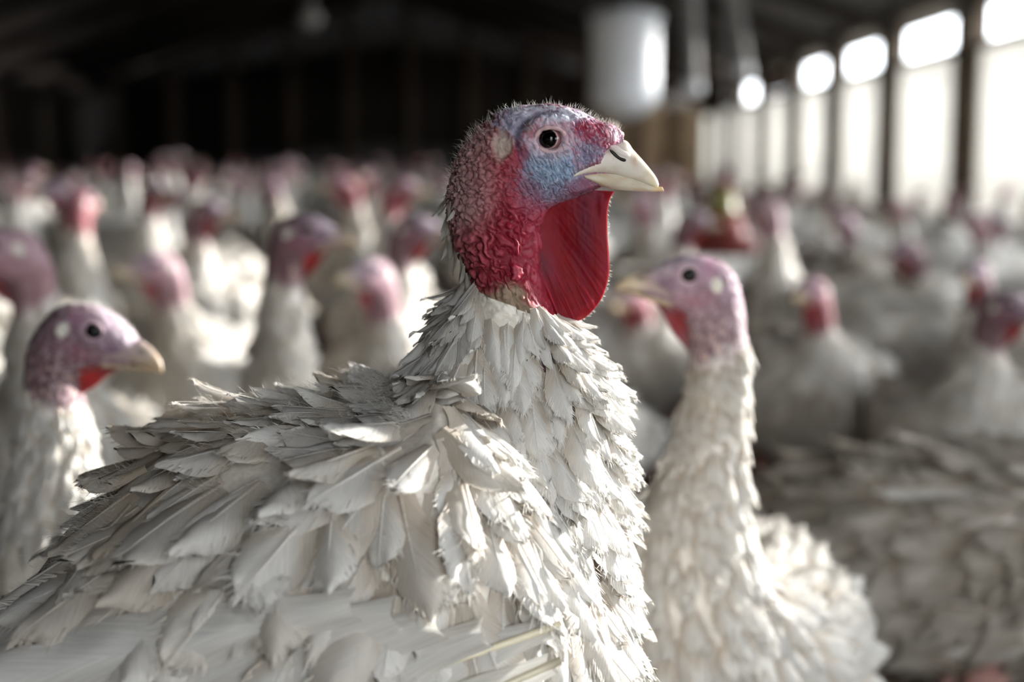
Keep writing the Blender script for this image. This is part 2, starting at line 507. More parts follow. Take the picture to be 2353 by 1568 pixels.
# ------------------------------------------------------------------ feathers
def feather_proto(seed, W=0.30, rows=9, cols=6, curl=0.12, camber=0.10, fringe=30, notch=0.10, point=2.2, tube=True):
    """unit feather along +X (0..1), across Y, outer face +Z. returns verts, quads, tris, uv"""
    r = np.random.default_rng(seed)
    v = np.linspace(0, 1, rows) ** 0.9
    u = np.linspace(-1, 1, cols + 1)
    wv = (0.42 + 0.58 * sstep(0, 0.55, v)) * (1 - np.clip((v - 0.45) / 0.56, 0, 1) ** point) ** 0.62
    wv[-1] = 0.10
    skew = r.uniform(-0.10, 0.10)
    X = v[:, None] - 0.10 * np.abs(u)[None, :] ** 2 * (0.3 + v[:, None]) * 0.6
    Yv = W * wv[:, None] * u[None, :] + skew * (v[:, None] ** 2) * 0.5
    edge = (np.abs(u)[None, :] > 0.95) * np.where(v[:, None] > 0.3, 1, 0.2)
    Yv = Yv * (1 - edge * r.uniform(0, notch * 2.2, Yv.shape))
    tip = sstep(0.72, 1.0, v)[:, None]
    X = X + tip * r.uniform(-notch, notch * 0.5, X.shape)
    Z = -curl * v[:, None] ** 2 - camber * (np.abs(u)[None, :] ** 1.7) * wv[:, None] + r.uniform(-0.012, 0.012, X.shape)
    Z += 0.03 * np.sin(u[None, :] * r.uniform(2, 5) + r.uniform(0, 6)) * v[:, None]
    G = np.stack([X, Yv, Z], -1)
    V = G.reshape(-1, 3); uvv = np.stack([np.repeat(u[None, :], rows, 0), np.repeat(v[:, None], cols + 1, 1)], -1).reshape(-1, 2)
    Q = grid_faces(rows, cols + 1, wrap=False)
    tv = []; tu = []
    for k in range(fringe):                                   # loose barbs along the outer half and tip
        t = r.uniform(0.35, 1.0) if r.random() < 0.6 else r.uniform(0.8, 1.0)
        sgn = -1 if r.random() < 0.5 else 1
        w = np.interp(t, v, wv) * W
        uu = sgn * (r.uniform(0.7, 0.98) if t < 0.85 else r.uniform(0, 0.9))
        x = t - 0.06 * abs(uu) ** 2 * (0.3 + t) - 0.02; y = w * uu + skew * t * t * 0.5
        z = -curl * t * t - camber * abs(uu) ** 1.7 * np.interp(t, v, wv)
        ang = sgn * abs(uu) * r.uniform(0.35, 0.9)
        ln = r.uniform(0.05, 0.15); hw = 0.010
        d = np.array([math.cos(ang), math.sin(ang)]); pn = np.array([-d[1], d[0]])
        bx = np.array([x, y]) - d * 0.05
        tv += [(bx[0] + pn[0] * hw, bx[1] + pn[1] * hw, z + 0.004), (bx[0] - pn[0] * hw, bx[1] - pn[1] * hw, z + 0.004),
               (bx[0] + d[0] * (ln + 0.05), bx[1] + d[1] * (ln + 0.05), z - r.uniform(-0.03, 0.05))]
        tu += [(uu, t), (uu, t), (uu, min(1, t + 0.05))]
    n0 = len(V)
    T = np.arange(len(tv)).reshape(-1, 3) + n0 if tv else np.zeros((0, 3), int)
    V = np.concatenate([V, np.array(tv).reshape(-1, 3)]) if tv else V
    uvv = np.concatenate([uvv, np.array(tu).reshape(-1, 2)]) if tv else uvv
    if tube:                                                   # quill ridge along the middle
        xs = np.linspace(0, 0.9, 5); hw = 0.016 * (1 - xs) + 0.003
        zz = -curl * xs ** 2 + 0.006; yy = skew * xs ** 2 * 0.5
        q = np.stack([np.stack([xs, yy - hw, zz], -1), np.stack([xs, yy, zz + hw], -1), np.stack([xs, yy + hw, zz], -1)], 1)
        n0 = len(V)
        V = np.concatenate([V, q.reshape(-1, 3)])
        uvv = np.concatenate([uvv, np.stack([np.zeros(15), np.repeat(xs, 3)], -1)])
        Q = np.concatenate([Q, grid_faces(5, 3, wrap=False) + n0])
    return V, Q, T, uvv


NECK_F = [feather_proto(100 + i, W=0.24, rows=9, cols=6, curl=RNG.uniform(-0.06, 0.16), camber=0.12, fringe=70, notch=0.05) for i in range(10)]
BODY_F = [feather_proto(200 + i, W=0.25, rows=9, cols=6, curl=RNG.uniform(-0.06, 0.16), camber=0.12, fringe=40, notch=0.05, point=2.6) for i in range(12)]
LOW_F = [feather_proto(300 + i, W=0.32, rows=5, cols=2, curl=RNG.uniform(0, 0.25), camber=0.14, fringe=4, notch=0.08, tube=False) for i in range(6)]
FLIGHT_F = [feather_proto(400 + i, W=0.085, rows=16, cols=6, curl=0.10, camber=0.03, fringe=0, notch=0.03, point=5.0, tube=False) for i in range(3)]


def frames(flow, nrm, lift, twist):
    """rotation matrices (N,3,3) with columns X (along the feather), Y, Z (outer face)"""
    x = flow * np.cos(lift)[:, None] + nrm * np.sin(lift)[:, None]
    y = np.cross(nrm, x); y /= np.linalg.norm(y, axis=1, keepdims=True) + 1e-9
    z = np.cross(x, y)
    c = np.cos(twist)[:, None]; s = np.sin(twist)[:, None]
    y2 = y * c + z * s; z2 = z * c - y * s
    return np.stack([x, y2, z2], -1)


def plumage(protos, pos, R, size, col, pick):
    g = Geo()
    for k, (V, Q, T, uvv) in enumerate(protos):
        idx = np.nonzero(pick == k)[0]
        if len(idx) == 0:
            continue
        n = len(V)
        W = np.einsum('nij,vj->nvi', R[idx], V) * size[idx, None, None] + pos[idx, None]
        off = (np.arange(len(idx)) * n)[:, None, None]
        g.put(W.reshape(-1, 3), [(Q[None] + off).reshape(-1, 4), (T[None] + off).reshape(-1, 3)],
              np.repeat(col[idx], n, 0), np.tile(uvv, (len(idx), 1)))
    return g


# ------------------------------------------------------------------ turkey builder (loft along dorsal and ventral lines)
def loft(st, s, n):
    """st rows: dorsal x,z ventral x,z halfwidth (metres). returns grid (S,n,3): ring j=0 dorsal, j=n/2 ventral"""
    st = np.asarray(st, float)
    k = np.arange(len(st))
    q = interp(s, k, st)
    d = q[:, 0:2]; v = q[:, 2:4]; hw = np.maximum(q[:, 4], 1e-4)
    a = np.linspace(0, 2 * math.pi, n, endpoint=False)
    c = (d + v) / 2; e = (d - v) / 2
    ca = np.cos(a); sa = np.sin(a)
    xz = c[:, None] + e[:, None] * ca[None, :, None]
    y = -hw[:, None] * sa[None, :] * (1 + 0.10 * (np.abs(np.sin(2 * a)))[None, :])
    return np.stack([xz[..., 0], y, xz[..., 1]], -1)


def close_ends(G):
    S, n = G.shape[:2]
    j = np.arange(n)
    v = np.concatenate([G.reshape(-1, 3), G[0].mean(0)[None], G[-1].mean(0)[None]])
    f0 = np.stack([np.full(n, S * n), (j + 1) % n, j], -1)
    f1 = np.stack([np.full(n, S * n + 1), (S - 1) * n + j, (S - 1) * n + (j + 1) % n], -1)
    return v, [grid_faces(S, n), f0, f1]


def beak_mesh(top, bot, hw, n=20, k=24, flat=0.0):
    """closed loft between a top and a bottom profile (lists of x,z), half width list; local X-Z plane"""
    m = len(top)
    s = np.linspace(0, m - 1, k)
    q = interp(s, np.arange(m), np.concatenate([np.asarray(top, float), np.asarray(bot, float), np.asarray(hw, float)[:, None]], 1))
    a = np.linspace(0, 2 * math.pi, n, endpoint=False)
    c = (q[:, 0:2] + q[:, 2:4]) / 2; e = (q[:, 0:2] - q[:, 2:4]) / 2
    ca = np.sign(np.cos(a)) * np.abs(np.cos(a)) ** 0.8; sa = np.sign(np.sin(a)) * np.abs(np.sin(a)) ** 0.8
    # widest near the cutting edge
    wprof = 1 - flat * np.cos(a)
    xz = c[:, None] + e[:, None] * ca[None, :, None]
    y = -np.maximum(q[:, 4], 1e-4)[:, None] * (sa * wprof)[None]
    return close_ends(np.stack([xz[..., 0], y, xz[..., 1]], -1))

# ------------------------------------------------------------------ the turkey in focus
HY = 0.90
K = F / (HY / math.cos(PITCH)) * 1.0          # pixels per metre in its middle plane (nearly)
HX, HZ = P(700, 1500, HY)[0], 0.0
HBASE = np.array([HX, HY, 0.0])


def hp(px, py):
    """pixel in the bird's middle plane -> local (x, z)"""
    q = P(px, py, HY) - HBASE
    return q[..., 0], q[..., 2]


def hstations(rows):
    r = np.asarray(rows, float)
    dx, dz = hp(r[:, 0], r[:, 1]); vx, vz = hp(r[:, 2], r[:, 3])
    return np.stack([dx, dz, vx, vz, r[:, 4] / K], -1)


HERO = [
    (-50, 1560, -60, 1630, 20), (10, 1470, -20, 1690, 150), (100, 1350, 30, 1800, 320), (205, 1212, 110, 1950, 430),
    (335, 1072, 320, 2080, 500), (535, 960, 610, 2120, 530), (740, 925, 900, 2080, 520), (860, 915, 1200, 1930, 470),
    (925, 908, 1370, 1720, 400), (950, 892, 1432, 1500, 310), (968, 866, 1418, 1290, 235), (990, 830, 1396, 1120, 188),
    (1012, 790, 1386, 980, 160), (1034, 748, 1362, 880, 140), (1058, 700, 1322, 800, 120), (1085, 650, 1285, 742, 108),   # 15: feather line
    (1068, 592, 1262, 690, 108), (1042, 535, 1250, 625, 112), (1034, 475, 1246, 560, 113), (1040, 424, 1246, 515, 110),
    (1056, 370, 1252, 490, 105), (1078, 330, 1264, 476, 101), (1108, 300, 1282, 466, 98), (1148, 272, 1300, 460, 96),
    (1192, 252, 1316, 455, 93), (1240, 241, 1332, 450, 89), (1290, 244, 1348, 444, 80), (1335, 259, 1364, 436, 67),
    (1372, 277, 1382, 428, 52), (1406, 287, 1400, 420, 38), (1432, 306, 1418, 402, 25)]
FEATHER_S = 15.0
hs = np.concatenate([np.linspace(0, 14, 70, endpoint=False), np.linspace(14, 16, 40, endpoint=False), np.linspace(16, 30, 330)])
HN = 340
HG = loft(hstations(HERO), hs, HN)
# shoulder and wing mass on both sides, a soft bulge of the flank
ang = np.linspace(0, 2 * math.pi, HN, endpoint=False)
side = np.abs(np.sin(ang))
hx_px, hy_px = project(np.stack([HG[..., 0] + HBASE[0], np.full(HG.shape[:2], HY), HG[..., 2]], -1))
sd = sstep(0.25, 0.75, side)[None, :]
bul = (np.exp(-((hx_px - 800) / 330) ** 2 - ((hy_px - 1200) / 240) ** 2) * 40
       + np.exp(-((hx_px - 960) / 190) ** 2 - ((hy_px - 985) / 130) ** 2) * 150
       + np.exp(-((hx_px - 1150) / 120) ** 2 - ((hy_px - 1180) / 190) ** 2) * 70) / K
rise = np.exp(-((hx_px - 930) / 210) ** 2 - ((hy_px - 950) / 110) ** 2) * 62 / K
notneck = sstep(11.5, 9.5, hs)[:, None]
HG[..., 1] += np.sign(HG[..., 1]) * bul * sd * notneck
HG[..., 2] += rise * sd * notneck
Nn = grid_normals(HG)
fl = HG.reshape(-1, 3); nn = Nn.reshape(-1, 3)
X = hx_px.ravel(); Yp = hy_px.ravel()
lat = np.repeat(side[None], len(hs), 0).ravel()
S_ = np.repeat(hs[:, None], HN, 1).ravel()
pk = np.stack([X, fl[:, 1] * K, Yp], -1)
skin = S_ > 13.5


def gau(cx, cy_, rx, ry=None, rot=0.0):
    ry = rx if ry is None else ry
    c, s = math.cos(math.radians(rot)), math.sin(math.radians(rot))
    dx, dy = X - cx, Yp - cy_
    a, b = dx * c + dy * s, -dx * s + dy * c
    return np.exp(-(a / rx) ** 2 - (b / ry) ** 2)


def fold_coords(p, rot, la, lb, ld):
    c, s = math.cos(math.radians(rot)), math.sin(math.radians(rot))
    return np.stack([(p[:, 0] * c + p[:, 2] * s) / la, (-p[:, 0] * s + p[:, 2] * c) / lb, p[:, 1] / ld], -1)


# masks
face = sstep(1150, 1215, X + 0.15 * (Yp - 350)) * sstep(500, 440, Yp - 0.10 * (X - 1250))
earp = gau(1157, 338, 24, 34, 10)
earm = sstep(0.35, 0.6, earp) * sstep(0.3, 0.6, lat)
warp = np.stack([fbm(pk / 30.0, 40), fbm(pk / 30.0, 50), fbm(pk / 30.0, 60)], -1) - 0.5
pw = pk + warp * 26
# pebbled caruncles of the nape
pw2 = pk + warp * 44 + (np.stack([fbm(pk / 11.0, 140), fbm(pk / 11.0, 150), fbm(pk / 11.0, 160)], -1) - 0.5) * 9
f1, f2, cid = worley(pw2 / np.array([16.0, 17.0, 12.5]), 3)
dome = np.sqrt(np.clip(1 - (f1 / 0.82) ** 2, 0, 1))
peb = (0.35 * sstep(0.0, 0.25, f2 - f1) + 0.75 * dome) * (0.55 + 0.8 * cid)
g1, g2, _ = worley(pw / 8.0, 13)
peb2 = np.sqrt(np.clip(1 - (g1 / 0.8) ** 2, 0, 1))
# long folds of the lower neck
fc = fold_coords(pw + warp * 30, 52, 78.0, 19.0, 30.0)
a1, a2, aid = worley(fc, 23)
fold = sstep(0.02, 0.38, a2 - a1) * (0.7 + 0.6 * aid)
wfold = sstep(455, 540, Yp + 0.55 * (X - 1120)) * skin
wpeb = (1 - wfold) * skin
napeamp = sstep(13.8, 16.5, S_)
car = (1 - face) * (1 - earm) * napeamp
disp = car * (wpeb * (8.5 * peb + 1.4 * peb2) + wfold * (13.0 * fold + 1.6 * peb2) * (1 - 0.72 * sstep(1165, 1228, X)))
crown = sstep(19.5, 22, S_) * sstep(0.75, 0.3, lat)
disp += 2.2 * crown * peb
# wrinkles and pores of the face
ww = fold_coords(pw, 62, 46.0, 11.0, 16.0)
b1, b2, _ = worley(ww, 33)
disp += face * (1 - crown) * 3.0 * sstep(0.02, 0.3, b2 - b1)
p1, _, _ = worley(pk / 6.5, 43)
disp -= face * 1.8 * sstep(0.32, 0.12, p1)
disp += face * 2.2 * (fbm(pk / 9.0, 70) - 0.5)
# eye hollow, lids, brow, cheek
ex, ey = 1262.0, 322.0
re = np.hypot((X - ex) / 1.18, (Yp - ey))
ls = sstep(0.35, 0.7, lat)
disp += ls * (-16 * sstep(30, 16, re) + 4.0 * np.exp(-((re - 46) / 9) ** 2) - 7.5 * np.exp(-((re - 64) / 6) ** 2) * sstep(1330, 1270, X) * sstep(380, 330, Yp) - 3.0 * np.exp(-((re - 82) / 5) ** 2) * sstep(1330, 1270, X) * sstep(330, 300, Yp))
disp += 7 * gau(1265, 400, 46, 40) * ls + 8 * gau(1375, 306, 46, 20, 12) * sstep(0.15, 0.5, lat) + 4 * gau(1300, 268, 50, 18, 8)
disp += -5 * gau(1340, 350, 22, 20) * ls - 3 * earm + earm * (5 * (fbm(pk / 7.0, 171) - 0.5) + 2.0 * sstep(0.02, 0.3, b2 - b1))
lump = gau(1150, 690, 44, 50) + gau(1208, 728, 36, 26)
disp += ls * np.clip(lump, 0, 1) * (14 + 12 * (fbm(pk / 20.0, 181) - 0.3))
fl = fl + nn * (disp / K)[:, None] * skin[:, None]
# the skin tucks under the horn of the beak
bx_ = np.array([1300, 1340, 1370, 1400, 1435, 1462]); bw_ = np.array([64, 52, 42, 34, 25, 18.0])
inb = sstep(1300, 1322, X) * sstep(-6, 10, Yp - np.interp(X, [1300, 1340, 1378, 1392, 1434], [402, 384, 372, 338, 318]))
lim = (np.interp(X, bx_, bw_) - 9) / K
over = np.clip(np.abs(fl[:, 1]) - lim, 0, None) * inb * (X < 1500)
fl[:, 1] -= np.sign(fl[:, 1]) * over

# colours of the skin by region, darker in creases and pores
nz1 = fbm(pk / 22.0, 80); nz2 = fbm(pk / 7.0, 90); nz3 = fbm(pk / 55.0, 95)
c = np.ones((len(fl), 3)) * lin(138, 26, 46)


def paint(c, w, rgb):
    w = np.clip(w, 0, 1)[:, None]
    return c * (1 - w) + lin(*rgb) * w


greyn = sstep(1200, 1060, X + 0.12 * (Yp - 420) + 60 * (nz3 - 0.5)) * (wpeb * 0.9 + 0.35 * wfold)
c = paint(c, greyn * (0.75 + 0.25 * sstep(0.2, 0.9, peb)), (172, 142, 140))
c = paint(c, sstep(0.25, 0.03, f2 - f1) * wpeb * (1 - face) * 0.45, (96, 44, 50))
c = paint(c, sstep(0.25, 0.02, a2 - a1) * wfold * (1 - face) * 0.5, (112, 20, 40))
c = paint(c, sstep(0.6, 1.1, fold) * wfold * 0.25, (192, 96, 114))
fs = sstep(1165, 1245, X + 0.15 * (Yp - 350) + 50 * (nz1 - 0.5)) * sstep(505, 425, Yp - 0.10 * (X - 1250) + 50 * (nz1 - 0.5))
blotch = 0.9 * (nz1 - 0.5) + 0.5 * (nz2 - 0.5)


def spot(a, b, g_, k_=1.0):
    """a patch with a ragged edge"""
    return sstep(a, b, g_ + k_ * blotch * sstep(0.04, 0.35, g_))


c = paint(c, fs * 0.85, (158, 96, 116))
c = paint(c, fs * spot(0.05, 0.75, gau(1262, 388, 82, 70, 20)), (128, 150, 174))
c = paint(c, fs * spot(0.1, 0.8, gau(1262, 448, 70, 34, 0)) * 0.6, (120, 108, 134))
c = paint(c, fs * spot(0.1, 0.9, gau(1350, 352, 36, 32, 0)) * 0.85, (106, 104, 128))
c = paint(c, fs * spot(0.1, 0.8, gau(1262, 315, 66, 50), 0.6) * 0.85, (206, 176, 186))
c = paint(c, spot(0.15, 0.7, gau(1188, 280, 46, 40, -30)) * 0.8, (160, 166, 186))
c = paint(c, spot(0.15, 0.65, gau(1275, 262, 100, 22, 6)), (210, 210, 224))
c = paint(c, sstep(0.50, 0.62, nz2) * gau(1275, 246, 110, 16, 6), (178, 66, 88))
c = paint(c, spot(0.15, 0.6, gau(1372, 306, 62, 24, 14), 1.5) * 0.9, (140, 40, 64))
c = paint(c, sstep(0.2, 0.9, gau(1415, 304, 34, 34, 0) + 1.2 * (nz2 - 0.5)) * 0.75, (226, 186, 198))
c = paint(c, spot(0.25, 0.8, gau(1330, 300, 18, 26)) * 0.6, (150, 40, 66))
c = paint(c, spot(0.2, 0.9, gau(1375, 385, 40, 18, -20)) * 0.7, (150, 60, 84))
c = paint(c, sstep(0.3, 0.7, gau(1212, 295, 14, 22) + 0.8 * (nz2 - 0.5)) * 0.5, (120, 86, 62))
c = paint(c, np.exp(-((np.hypot((X - 1262) / 1.18, Yp - 322) - 64) / 5) ** 2) * sstep(1330, 1250, X) * sstep(390, 330, Yp) * 0.7, (66, 54, 76))
c = paint(c, fs * sstep(0.5, 0.68, nz2) * 0.5, (92, 96, 124))
c = paint(c, fs * sstep(0.52, 0.7, fbm(pk / 4.0, 210)) * 0.35, (206, 206, 216))
c = paint(c, spot(0.1, 0.8, gau(1335, 432, 46, 28, 0)) * 0.75, (112, 56, 76))
c = paint(c, spot(0.1, 0.8, gau(1215, 460, 30, 60, 0)) * 0.55, (118, 44, 62))
c = paint(c, spot(0.15, 0.75, earp, 0.5) * sstep(0.3, 0.6, lat) * 0.85, (190, 174, 162))
c = paint(c, sstep(0.30, 0.14, p1) * fs * sstep(330, 380, Yp) * 0.8, (54, 64, 86))
dirt = sstep(0.2, 0.6, gau(1160, 700, 52, 58, 40) + gau(1210, 735, 44, 26) + 0.4 * (nz1 - 0.5))
c = paint(c, dirt * 0.9, (142, 126, 106))
c = paint(c, dirt * sstep(0.5, 0.65, nz2) * 0.6, (92, 84, 62))
c = paint(c, (S_ < FEATHER_S).astype(float) * 0.95, (232, 226, 214))
pur = sstep(0.3, 0.55, gau(1248, 812, 26, 62, -14) + gau(1222, 758, 30, 22, 30) + 0.3 * (nz2 - 0.5))
c = paint(c, pur, (110, 78, 88))
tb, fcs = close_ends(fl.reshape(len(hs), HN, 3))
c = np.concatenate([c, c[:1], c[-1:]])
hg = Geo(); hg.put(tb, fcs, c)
# legs and feet (under the frame), part of the same body mesh
for sgn in (-1, 1):
    xh = 0.02
    hg.tube([(xh - 0.03, sgn * 0.09, 0.34), (xh - 0.01, sgn * 0.085, 0.22), (xh - 0.02, sgn * 0.08, 0.13), (xh, sgn * 0.08, 0.02)], [0.05, 0.035, 0.013, 0.014], 12, lin(196, 150, 140))
    for aa in (-0.45, 0, 0.45, math.pi):
        ln = 0.10 if aa != math.pi else 0.05
        hg.tube([(xh, sgn * 0.08, 0.018), (xh + 0.5 * ln * math.cos(aa), sgn * 0.08 + 0.5 * ln * math.sin(aa), 0.014), (xh + ln * math.cos(aa), sgn * 0.08 + ln * math.sin(aa), 0.008)], [0.012, 0.009, 0.005], 8, lin(196, 150, 140))
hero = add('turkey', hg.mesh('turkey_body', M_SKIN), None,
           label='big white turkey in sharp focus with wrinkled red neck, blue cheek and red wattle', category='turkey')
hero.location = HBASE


def hloc(px, py, dy=0.0):
    q = P(np.asarray(px, float), np.asarray(py, float), HY) - HBASE
    q[..., 1] += dy
    return q


def part(name, g, mat, parent, smooth=True, uv=False, **kw):
    return add(name, g.mesh(name, mat, smooth, uv), parent, **kw)


# beak
def hero_beak(name, top, bot, hw, colf, flat):
    t = np.array(top, float); b = np.array(bot, float)
    T = np.stack(hp(t[:, 0], t[:, 1]), -1); B = np.stack(hp(b[:, 0], b[:, 1]), -1)
    v, f = beak_mesh(T, B, np.array(hw) / K, n=36, k=60, flat=flat)
    px, py = project(np.stack([v[:, 0] + HBASE[0], np.full(len(v), HY), v[:, 2]], -1))
    q = np.stack([px, v[:, 1] * K, py], -1)
    gg = Geo(); gg.put(v, f, colf(px, py, q, v)); return gg


def upper_col(px, py, q, v):
    n = fbm(q / np.array([30., 9., 9.]), 5)
    cc = np.ones((len(px), 3)) * lin(216, 207, 193)
    def pt(cc, w, rgb):
        w = np.clip(w, 0, 1)[:, None]; return cc * (1 - w) + lin(*rgb) * w
    cc = pt(cc, np.exp(-((px - 1408) / 30) ** 2 - ((py - 352) / 28) ** 2), (226, 214, 206))
    cc = pt(cc, 0.75 * np.exp(-((px - 1457) / 10) ** 2 - ((py - 362) / 20) ** 2) * sstep(0.3, 0.6, n + 0.1), (168, 122, 76))
    cc = pt(cc, sstep(1470, 1500, px) * 0.6, (226, 212, 170))
    cc = pt(cc, 0.35 * sstep(0.5, 0.7, n), (186, 168, 140))
    return cc


def lower_col(px, py, q, v):
    n = fbm(q / np.array([30., 9., 7.]), 6)
    cc = np.ones((len(px), 3)) * lin(204, 195, 176)
    w = (0.4 * sstep(0.5, 0.68, n))[:, None]; cc = cc * (1 - w) + lin(180, 150, 104) * w
    w = sstep(1490, 1515, px)[:, None]; cc = cc * (1 - w) + lin(226, 196, 146) * w
    return cc


gb = hero_beak('upper_beak', [(1330, 388), (1362, 366), (1390, 338), (1434, 322), (1456, 345), (1476, 367), (1496, 391), (1509, 410), (1514, 424)],
               [(1306, 413), (1340, 404), (1370, 402), (1402, 404), (1435, 411), (1462, 418), (1485, 425), (1500, 430), (1511, 433)],
               [58, 49, 41, 34, 26, 20, 14, 9, 3], upper_col, 0.18)
ub = part('upper_beak', gb, M_BEAK, hero, label='pale horn-coloured upper beak with a dark nostril slit')
gb = hero_beak('lower_beak', [(1338, 400), (1366, 394), (1400, 394), (1440, 403), (1475, 416), (1500, 427), (1522, 430)],
               [(1345, 412), (1372, 426), (1405, 434), (1440, 438), (1475, 440), (1500, 441), (1525, 439)],
               [46, 41, 33, 24, 16, 10, 4], lower_col, 0.0)
lb = part('lower_beak', gb, M_BEAK, hero, label='pale lower beak with a worn yellowish tip')
for sgn in (-1, 1):        # nostril: dark slit under a horny flap, on both sides
    gg = Geo()
    px = np.linspace(1399, 1438, 9); py = 346 + (px - 1399) * 0.62 + 5 * np.sin((px - 1403) / 33 * math.pi)
    q = hloc(px, py, 0); hw = np.interp(px, [1370, 1402, 1435, 1462], [41, 34, 26, 20]) * 0.99 / K
    q[:, 1] = sgn * hw
    gg.tube(q, np.array([1, 3.5, 5, 5.5, 5.5, 5.5, 5.5, 5, 2]) / K, 12, lin(20, 10, 7))
    part('nostril', gg, M_BEAK, ub)
    gg = Geo()
    px = np.linspace(1398, 1449, 9); py = 333 + (px - 1398) * 0.55 + 5 * np.sin((px - 1398) / 51 * math.pi)
    q = hloc(px, py, 0); q[:, 1] = sgn * (np.interp(px, [1370, 1402, 1435, 1462], [41, 34, 26, 20]) * 0.80 / K)
    gg.tube(q, np.array([3, 8, 10, 11, 11, 10.5, 10, 8, 3]) / K, 12, lin(224, 212, 204))
    part('nostril_flap', gg, M_BEAK, ub)

# eyes and lids
for sgn in (-1, 1):
    eye_hw = 72.0
    cc = hloc(1262, 322, 0); cc[1] = sgn * eye_hw / K
    R = 27.0 / K
    gg = Geo()
    th = np.linspace(0, math.pi, 40); ph = np.linspace(0, 2 * math.pi, 48, endpoint=False)
    axis = np.array([0.0, sgn, 0.0])
    G = np.stack([np.sin(th)[:, None] * np.cos(ph)[None], sgn * np.repeat(np.cos(th)[:, None], 48, 1), np.sin(th)[:, None] * np.sin(ph)[None]], -1)
    # pupil centre sits a little toward the back of the opening
    pc = np.array([-0.26, sgn * 0.97, 0.08]); pc /= np.linalg.norm(pc)
    dt = np.arccos(np.clip((G @ pc), -1, 1))
    w = sstep(0.80, 0.86, dt)[..., None]
    ec = lin(4, 3, 3) * (1 - w) + lin(120, 84, 84) * w
    w = (np.exp(-((dt - 0.93) / 0.05) ** 2))[..., None]
    ec = ec * (1 - w) + lin(196, 168, 168) * w
    gg.put(G.reshape(-1, 3) * R + cc, [grid_faces(40, 48)[:, ::-1] if sgn > 0 else grid_faces(40, 48)], ec.reshape(-1, 3))
    e = part('eye', gg, M_EYE, hero, label='glossy black eye')
    gg = Geo()
    aa = np.linspace(0, 2 * math.pi, 64)
    wob = 1 + 0.03 * np.sin(5 * aa)
    px = 1263 + 35 * np.cos(aa) * wob; py = 323 + 28 * np.sin(aa) * wob
    q = hloc(px, py, 0)
    q[:, 1] = sgn * (eye_hw + 20.0 - 6 * np.cos(aa) ** 2 - 4 * np.cos(aa)) / K
    gg.tube(q, (5.0 + 0.7 * np.sin(9 * aa)) / K, 12, lin(204, 172, 174))
    part('eyelid', gg, M_SKIN, hero)

# wattle: one thin fold of skin, rows from the jaw down to its round lower edge
WR = [(1335, 436, 1412, 440), (1292, 452, 1401, 460), (1228, 478, 1396, 492), (1205, 520, 1396, 540), (1195, 575, 1399, 585), (1192, 625, 1400, 622),
      (1196, 668, 1394, 655), (1208, 700, 1383, 685), (1228, 724, 1364, 712), (1252, 740, 1343, 731), (1280, 747, 1316, 744)]
r = np.array(WR, float); nr = 120; nc = 90
q = interp(np.linspace(0, len(r) - 1, nr), np.arange(len(r)), r)
u = np.linspace(0, 1, nc)
px = q[:, 0:1] * (1 - u) + q[:, 2:3] * u; py = q[:, 1:2] * (1 - u) + q[:, 3:4] * u
depth = 1 - u[None, :]
dist = (q[:, 2:3] - px)
band = np.exp(-(((px - 1250) * 0.86 - (py - 500) * 0.5) / 34) ** 2) * sstep(450, 490, py) * sstep(700, 640, py) + np.exp(-((px - 1372) / 9) ** 2 - ((py - 480) / 30) ** 2)
base = 4 + (10 - 9 * np.clip(band, 0, 1)) * sstep(0, 30, dist) + 70 * sstep(110, 215, dist) * sstep(0, 0.3, np.linspace(0, 1, nr))[:, None]
low = sstep(1.0, 0.84, np.linspace(0, 1, nr))[:, None]
base = base * (0.35 + 0.65 * low)
edge = np.sqrt(np.clip(dist / 14.0, 0, 1)) if False else np.sqrt(1 - (1 - np.clip(dist / 12.0, 0, 1)) ** 2)
botd = np.sqrt(1 - (1 - np.clip((1 - np.linspace(0, 1, nr)) / 0.05, 0, 1)) ** 2)[:, None]
pq = np.stack([px.ravel(), np.zeros(px.size), py.ravel()], -1)
wq = pq + (np.stack([fbm(pq / 40, 11), fbm(pq / 40, 12), fbm(pq / 40, 14)], -1) - 0.5) * 26
fan = np.degrees(np.arctan2(pq[:, 2] - 300, pq[:, 0] - 1120))
s1 = fbm(np.stack([fan / 0.75, np.hypot(pq[:, 0] - 1120, pq[:, 2] - 300) / 90, np.zeros(len(fan))], -1) + warp[:len(fan)] * 0, 15, 3).reshape(px.shape)
s2 = fbm(np.stack([wq[:, 0] / 7, wq[:, 2] / 42, np.zeros(len(fan))], -1), 17, 3).reshape(px.shape)
lowz = sstep(560, 700, py)
rip = (s1 - 0.5) * (4 + 9 * lowz) + (s2 - 0.5) * 3
hwv = np.maximum((base + rip * sstep(2, 30, dist)) * edge * botd, 0.0)
mid = 5 * np.sin(py / 60.0) * sstep(0, 120, dist)
Gw = []
for sgn in (-1, 1):
    L3 = hloc(px, py, 0); L3[..., 1] = (sgn * hwv + mid) / K
    Gw.append(L3)
front, back = Gw
grid = np.concatenate([front, back[:, ::-1]], 1)             # closed ring around each row
n2 = grid.shape[1]
rc = np.ones((nr, nc, 3)) * lin(118, 4, 20)
rn = fbm(pq / np.array([12., 1, 30.]), 19).reshape(px.shape)
wv_ = (sstep(0.45, 0.7, rn) * 0.5)[..., None]; rc = rc * (1 - wv_) + lin(120, 18, 46) * wv_
wv_ = (sstep(0.5, 0.75, s1) * lowz * 0.5)[..., None]; rc = rc * (1 - wv_) + lin(176, 50, 74) * wv_
wv_ = (sstep(480, 445, py) * 0.7 * sstep(0.35, 0.6, rn + 0.1))[..., None]; rc = rc * (1 - wv_) + lin(120, 52, 70) * wv_
